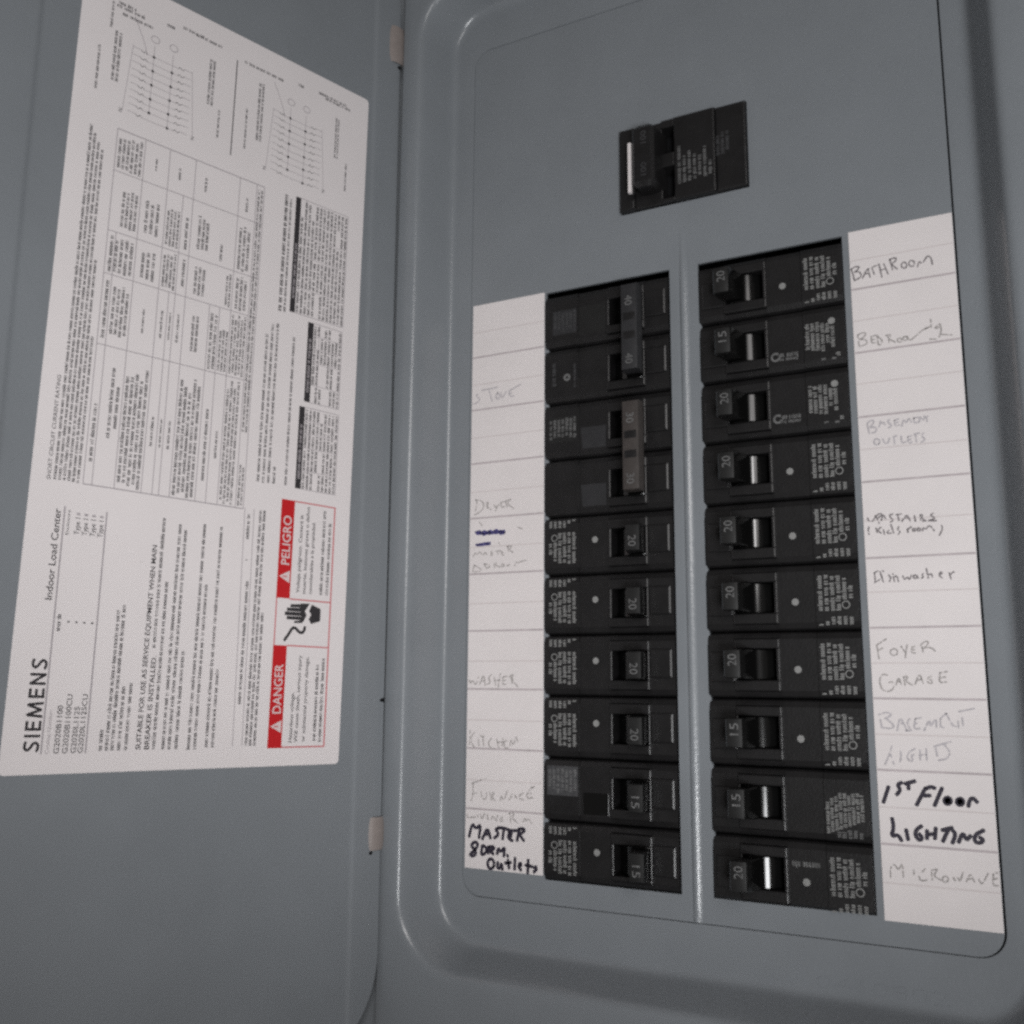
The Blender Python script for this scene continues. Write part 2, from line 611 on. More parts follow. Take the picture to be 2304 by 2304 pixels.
put_text(mb, 'Enclosure', 83.8, 92.9, 119.9, 1.2, M_INK2, LB)
greek(mb, 49.3, 55.6, 119.5, 1.1, M_INK2, LB, r)
put_text(mb, 'SUITABLE FOR USE AS SERVICE EQUIPMENT WHEN MAIN', 7.7, 83.8, 86.8, 1.9, M_INK, LB, bold=0.012)
put_text(mb, 'BREAKER IS INSTALLED.', 7.7, 42.0, 83.6, 1.9, M_INK, LB, bold=0.012)
put_text(mb, 'SHORT CIRCUIT CURRENT RATING', 102.9, 142.0, 128.0, 1.4, M_INK2, LB, bold=0.006)
mb.build('heading_lettering', label)

# rules
for xa, ya, xb, yb, w, m_ in ((6.8, 121.7, 94, 122.0, .55, M_RULE), (6.8, 106.6, 94, 106.9, .55, M_RULE), (8.2, 49.8, 103.8, 51.2, .3, M_RULE),
                              (8.2, 45.7, 103.8, 47.0, .3, M_RULE), (255.0, 68.9, 300.3, 68.9, .5, M_INK2)):
    mb = MB(ST)
    lline(mb, xa, ya, xb, yb, w, m_)
    mb.build('ruled_line', label)

# fine print, too small to read
mb = MB(ST)
lines = [(7.4, 15.8, 100.9), (7.6, 58.6, 98.7), (7.6, 60.4, 96.7), (7.6, 30.9, 94.3), (7.6, 33, 91.7), (45, 95.4, 84.2), (7.6, 71, 81.2),
         (7.6, 93.4, 77.6), (7.5, 92.7, 75.2), (7.4, 44.5, 72.5), (7.3, 95.2, 67.5), (7.3, 70.9, 65.0), (8, 94.6, 60.3), (8, 38.4, 57.7),
         (24.5, 74, 47.4), (82, 82.8, 48.4), (91, 102.4, 48.6)]
for a, b, y in lines:
    greek(mb, a, b, y, 1.15, M_INK2, LA, r)
for a, b, y in ((8.3, 104, 43.4), (8.3, 104.5, 41.6), (8.3, 61.8, 39.7)):
    greek(mb, a, b, y, 1.1, M_INK2, LA, r, 1.1)
for a, b, y in ((115.5, 180.5, 45.6), (115.5, 186.3, 43.2), (115.9, 186.8, 40.8), (116, 124, 38.2), (116, 183.3, 32.6)):
    greek(mb, a, b, y, 1.1, M_INK2, LA, r)
for i in range(6):
    greek(mb, 103 + r.uniform(0, .5), (244.5, 243, 226, 205, 190, 160)[i] if i > 3 else 244.5 - i * 3, 126.0 - i * 1.62, 0.95, M_INK2, LA, r, 1.15)
mb.build('fine_print', label)

# rating table
mb = MB(ST)
XS = [103.2, 157.5, 186.0, 203.7, 228.8, 246.6]
for x in XS:
    lline(mb, x, 52, x, 116.6, .42 if x in (103.2, 246.6) else .32, M_RULE)
rows = {113.4: (103.2, 203.7), 105.2: (103.2, 246.6), 94.9: (103.2, 246.6), 90.6: (103.2, 186), 88.0: (103.2, 228.8), 83.7: (103.2, 246.6),
        73.1: (103.2, 186), 68.6: (103.2, 186), 63.6: (103.2, 246.6), 55.6: (103.2, 246.6), 116.6: (103.2, 246.6), 52.0: (103.2, 246.6)}
for y, (a, b) in rows.items():
    lline(mb, a, y, b, y, .3, M_RULE, LB)
blocks = [(112, 135, 113.9, 115.9, 1), (160, 184, 113.9, 115.9, 1), (122, 150, 108.4, 110.4, 1), (126, 143, 106.2, 108, 1), (162, 183, 106, 112.8, 4),
          (187, 202.8, 106, 115.8, 5), (206, 223, 106, 112.6, 4), (229.6, 245.4, 105.9, 116, 6),
          (103.8, 153, 95.6, 104.8, 5), (166, 176, 99.4, 100.6, 1), (188, 201, 97, 103.4, 3), (207, 222, 97, 103.6, 3), (235, 240.5, 99.6, 100.8, 1),
          (122, 134, 92, 93.5, 1), (122, 134, 88.7, 89.9, 1), (122, 134, 85.2, 86.6, 1), (166, 178, 92, 93.4, 1), (166, 178, 88.8, 89.9, 1),
          (166, 178, 85.2, 86.6, 1), (187, 203, 88.5, 94.3, 4), (190, 202, 84.5, 87, 1), (205, 222, 88.5, 94.3, 4), (206, 220, 84.6, 87, 1), (235, 240.5, 89.5, 91, 1),
          (103.8, 153, 74, 83.2, 5), (164, 180, 77, 80.5, 2), (188, 201.5, 75.8, 81, 3), (208, 223, 75.6, 81, 3), (234, 240.5, 78, 79.6, 1),
          (112, 142, 69.8, 71.6, 1), (122, 134, 65.2, 66.8, 1), (158.3, 184, 69, 72.7, 2), (158.3, 178, 64, 68.2, 3), (187, 203, 64.2, 67, 2), (206, 214, 69, 71, 1),
          (103.8, 157, 57, 63.2, 4), (158.3, 186, 56.2, 63.2, 5), (187, 203, 57, 62.6, 3), (204.4, 226, 57, 62.8, 3), (232, 239, 59, 60.6, 1),
          (104, 122, 52.5, 55.2, 2), (135, 246, 52.4, 55.3, 2)]
for a, b, y0, y1, k in blocks:
    p = (y1 - y0) / k
    for i in range(k):
        e = r.uniform(0, .12) * (b - a) if k > 1 else 0
        greek(mb, a + e * .4, b - e, y0 + p * i + p * .12, min(1.15, p * .62), M_INK2, LA, r, 1.05)
mb.build('rating_table', label)

# wire size tables with black heading bars
for X0, X1, Yt, Yb, bar, k, cut in ((193.8, 248.4, 36.2, 8.5, 2.6, 13, .5), (154.9, 191.6, 26.5, 8.6, 2.9, 8, .4), (115.7, 152.3, 28.5, 8.3, 2.8, 9, .35)):
    mb = MB(ST)
    lrect(mb, X0, X1, Yt - bar, Yt, M_INK)
    a, b = (X0 + (X1 - X0) * .12, X1 - (X1 - X0) * (.4 if bar == 2.6 else .2))
    greek(mb, a, b, Yt - bar * .72, bar * .42, M_RULE, LB, r)
    for (xa, ya, xb, yb) in ((X0, Yb, X1, Yb), (X0, Yb, X0, Yt - bar), (X1, Yb, X1, Yt - bar), (X0, Yt - bar - 3, X1, Yt - bar - 3)):
        lline(mb, xa, ya, xb, yb, .28, M_RULE)
    for c in (.22, .5, .68, .84):
        lline(mb, X0 + (X1 - X0) * c, Yb, X0 + (X1 - X0) * c, Yt - bar, .22, M_RULE)
    p = (Yt - bar - Yb) / k
    for i in range(k):
        for ca, cb in ((0.01, .22), (.23, .5), (.51, .68), (.69, .84), (.85, .99)):
            if r.random() < (.93 if bar == 2.6 else .8):
                greek(mb, X0 + (X1 - X0) * ca, X0 + (X1 - X0) * cb, Yb + p * i + p * .2, min(1.1, p * .6), M_INK2, LB, r, 1.05)
    if bar == 2.6:
        greek(mb, 192.6, 249.0, 40.2, 1.5, M_INK, LB, r, 1.1, False)
        greek(mb, 192.8, 247, 38.2, 1.0, M_INK2, LB, r)
    mb.build('wire_size_table', label)


# wiring diagrams
def diagram(c1, c2, y1, y2, nx, tx, notes, titles):
    mb = MB(ST)
    top = max(c1 + c2)
    for y, dots in ((y1, c1), (y2, c2)):
        lline(mb, top + 5, y, min(dots), y, .22, M_RULE)
        mb.faces([LB(top + 8 + 1.7 * math.cos(a * .5236), y + 1.9 * math.sin(a * .5236)) for a in range(12)] +
                 [LB(top + 8 + 1.4 * math.cos(a * .5236), y + 1.6 * math.sin(a * .5236)) for a in range(12)],
                 [(a, (a + 1) % 12, 12 + (a + 1) % 12, 12 + a) for a in range(12)], M_RULE)
        for x in dots:
            mb.poly([LC(x + .62 * math.cos(a * .7854), y + .62 * math.sin(a * .7854)) for a in range(8)], M_INK)
            for sg, ya in ((1, y1 + 2.6), (-1, y2 - 2.6)):
                lline(mb, x, y, x, ya, .2, M_RULE, LA)
                stroke(mb, [(x, ya), (x + .9, ya + sg * .8), (x - .2, ya + sg * 1.6), (x + .7, ya + sg * 2.8)], .26, M_INK2, lambda a, b, l=0: (a, b, .12))
                lline(mb, x + .7, ya + sg * 2.8, x + .7, ya + sg * 6.0, .2, M_RULE, LB)
    lline(mb, top + 1.5, y1 + 8.6, nx, y1 + 10.6, .2, M_RULE)
    lline(mb, top + 1.5, y2 - 8.6, nx, y2 - 11, .2, M_RULE)
    put_text(mb, 'N', nx - .6, nx + .9, y1 + 10.6, 1.5, M_INK2, LB)
    put_text(mb, 'N', nx, nx + 1.5, y2 - 11.6, 1.5, M_INK2, LB)
    stroke(mb, [(top + 14, y1 + 9), (top + 4, y1 + 4), (top - .5, y1 + 3)], .25, M_RULE, lambda a, b, l=0: (a, b, .14))
    for a, b, ya, yb, k in notes:
        p = (yb - ya) / k
        for i in range(k):
            greek(mb, a, b, ya + p * i, min(1.2, p * .62), M_INK2, LA, r)
    for x, ya, yb, h in titles:                           # print turned a quarter: runs down the page
        greek(mb, 0, ya - yb, 0, h, M_INK2, lambda a, b, x=x, ya=ya: (x + b, ya - a, .1), r)
    mb.build('wiring_diagram', label)


diagram([283.6, 277.2, 270.9, 264.6, 258.4], [280.3, 273.9, 267.6, 261.4, 255.1], 105.1, 97.2, 254.6, 0,
        [(259.5, 279.3, 126.1, 127.6, 1), (266, 288, 118.4, 121.8, 2), (288, 300, 122.5, 124, 1), (273.6, 295, 78.6, 81.8, 2), (260.3, 273.4, 75, 76.5, 1)],
        [(295.6, 119, 106, 1.2), (298.2, 121.5, 110, 1.2), (299.8, 121, 113, 1.2), (300.2, 101, 97, 1.2), (302.5, 94, 84, 1.1), (302.2, 88, 75.7, 1.1)])
diagram([284.5, 278.2, 271.9, 265.5, 259.2], [281.5, 275.1, 268.6, 262.4, 255.8], 41.6, 33.6, 255.4, 0,
        [(260.5, 280, 62.4, 63.8, 1), (267, 295, 55.2, 58.4, 2), (275, 296, 15.8, 18.4, 2), (260.7, 275, 10.7, 12.1, 1)],
        [(300.6, 65.5, 46, 1.2), (302.3, 38.5, 34.8, 1.2), (303.4, 27.6, 12, 1.1), (302.0, 24, 10.1, 1.1)])

# danger notice
mb = MB(ST)
for xa, ya, xb, yb in ((7.4, 7.6, 7.4, 28), (48.7, 7.6, 48.7, 28), (68.1, 7.6, 68.1, 28), (109.9, 7.6, 109.9, 28)):
    lline(mb, xa, ya, xb, yb, .6, M_PINK)
lline(mb, 7.1, 7.7, 110.2, 7.9, .7, M_PINK, LB)
lline(mb, 48.6, 34.1, 68.2, 34.1, .6, M_PINK)
danger = mb.build('danger_notice', label)
for word, wa, wb, x0, x1, ba, bb in (('DANGER', 20.9, 40.9, 13.2, 18.2, 7.1, 48.6), ('PELIGRO', 82.3, 103.2, 74.7, 80.0, 68.2, 110.1)):
    mb = MB(ST)
    lrect(mb, ba, bb, 28.0, 34.4, M_RED)
    put_text(mb, word, wa, wb, 29.2, 4.0, M_LWHITE, LB, bold=0.01)
    m_ = (x0 + x1) / 2
    mb.poly([LB(x0, 28.6), LB(x1, 28.6), LB(m_, 33.6)], M_LWHITE)
    mb.poly([LC(m_ - .32, 29.9), LC(m_ + .32, 29.9), LC(m_ + .28, 32.0), LC(m_ - .28, 32.0)], M_PINK)
    mb.build('red_band', danger)
for rows_, small in (((('Hazardous voltage.', 9.3, 29.6, 23.3), ('Will cause death, serious injury', 9.3, 44.9, 20.7), ('or substantial property damage.', 9.5, 44.4, 17.2)),
                      ((9.8, 41.5, 12.0), (9.4, 44.7, 9.3))),
                     ((('Voltaje peligroso. Causará la', 71, 104.5, 23.6), ('muerte, lesiones graves o daños', 70.8, 108.4, 20.6), ('considerables a la propiedad.', 70.9, 102.2, 17.5)),
                      ((71.1, 108.1, 12.3), (71, 103.3, 9.3)))):
    mb = MB(ST)
    for s, a, b, y in rows_:
        put_text(mb, s, a, b, y, 1.7, M_INK2, LB, bold=0.01)
    for a, b, y in small:
        greek(mb, a, b, y, 1.25, M_INK2, LB, r)
    mb.build('warning_print', danger)
# struck hand and cable pictogram
mb = MB(ST)
for pts in ([(65.9, 27.4), (64.7, 27.4), (64.9, 21.2), (66.4, 21.2)], [(64.4, 29.0), (63.0, 29.0), (63.1, 21.2), (64.7, 21.2)],
            [(62.7, 29.9), (61.2, 29.9), (61.3, 21.2), (62.9, 21.2)], [(60.9, 28.9), (59.5, 28.9), (59.6, 21.2), (61.1, 21.2)]):
    mb.poly([LB(*p) for p in pts], M_INK)
mb.poly([LC(*p) for p in ((66.6, 22.6), (66.8, 18.2), (65.6, 18.9), (63.4, 20.4), (61.9, 19.4), (59.4, 20.6), (58.4, 21.5), (58.2, 25.4), (59.0, 25.2), (59.4, 22.4), (61.2, 21.9), (64.0, 22.8))], M_INK)
mb.poly([LB(*p) for p in ((66.5, 17.0), (64.9, 12.6), (59.7, 12.6), (58.3, 17.0), (60.2, 18.3), (62.2, 17.2), (63.8, 18.3))], M_INK)
stroke(mb, [(50.8, 29.4), (53.6, 27.4), (56.2, 25.9), (56.2, 24.4), (54.6, 22.8), (54.2, 21.2), (55.2, 20.2), (56.8, 19.9)], 1.25, M_INK, lambda a, b, l=0: (a, b, .13 + l))
mb.build('shock_pictogram', danger)

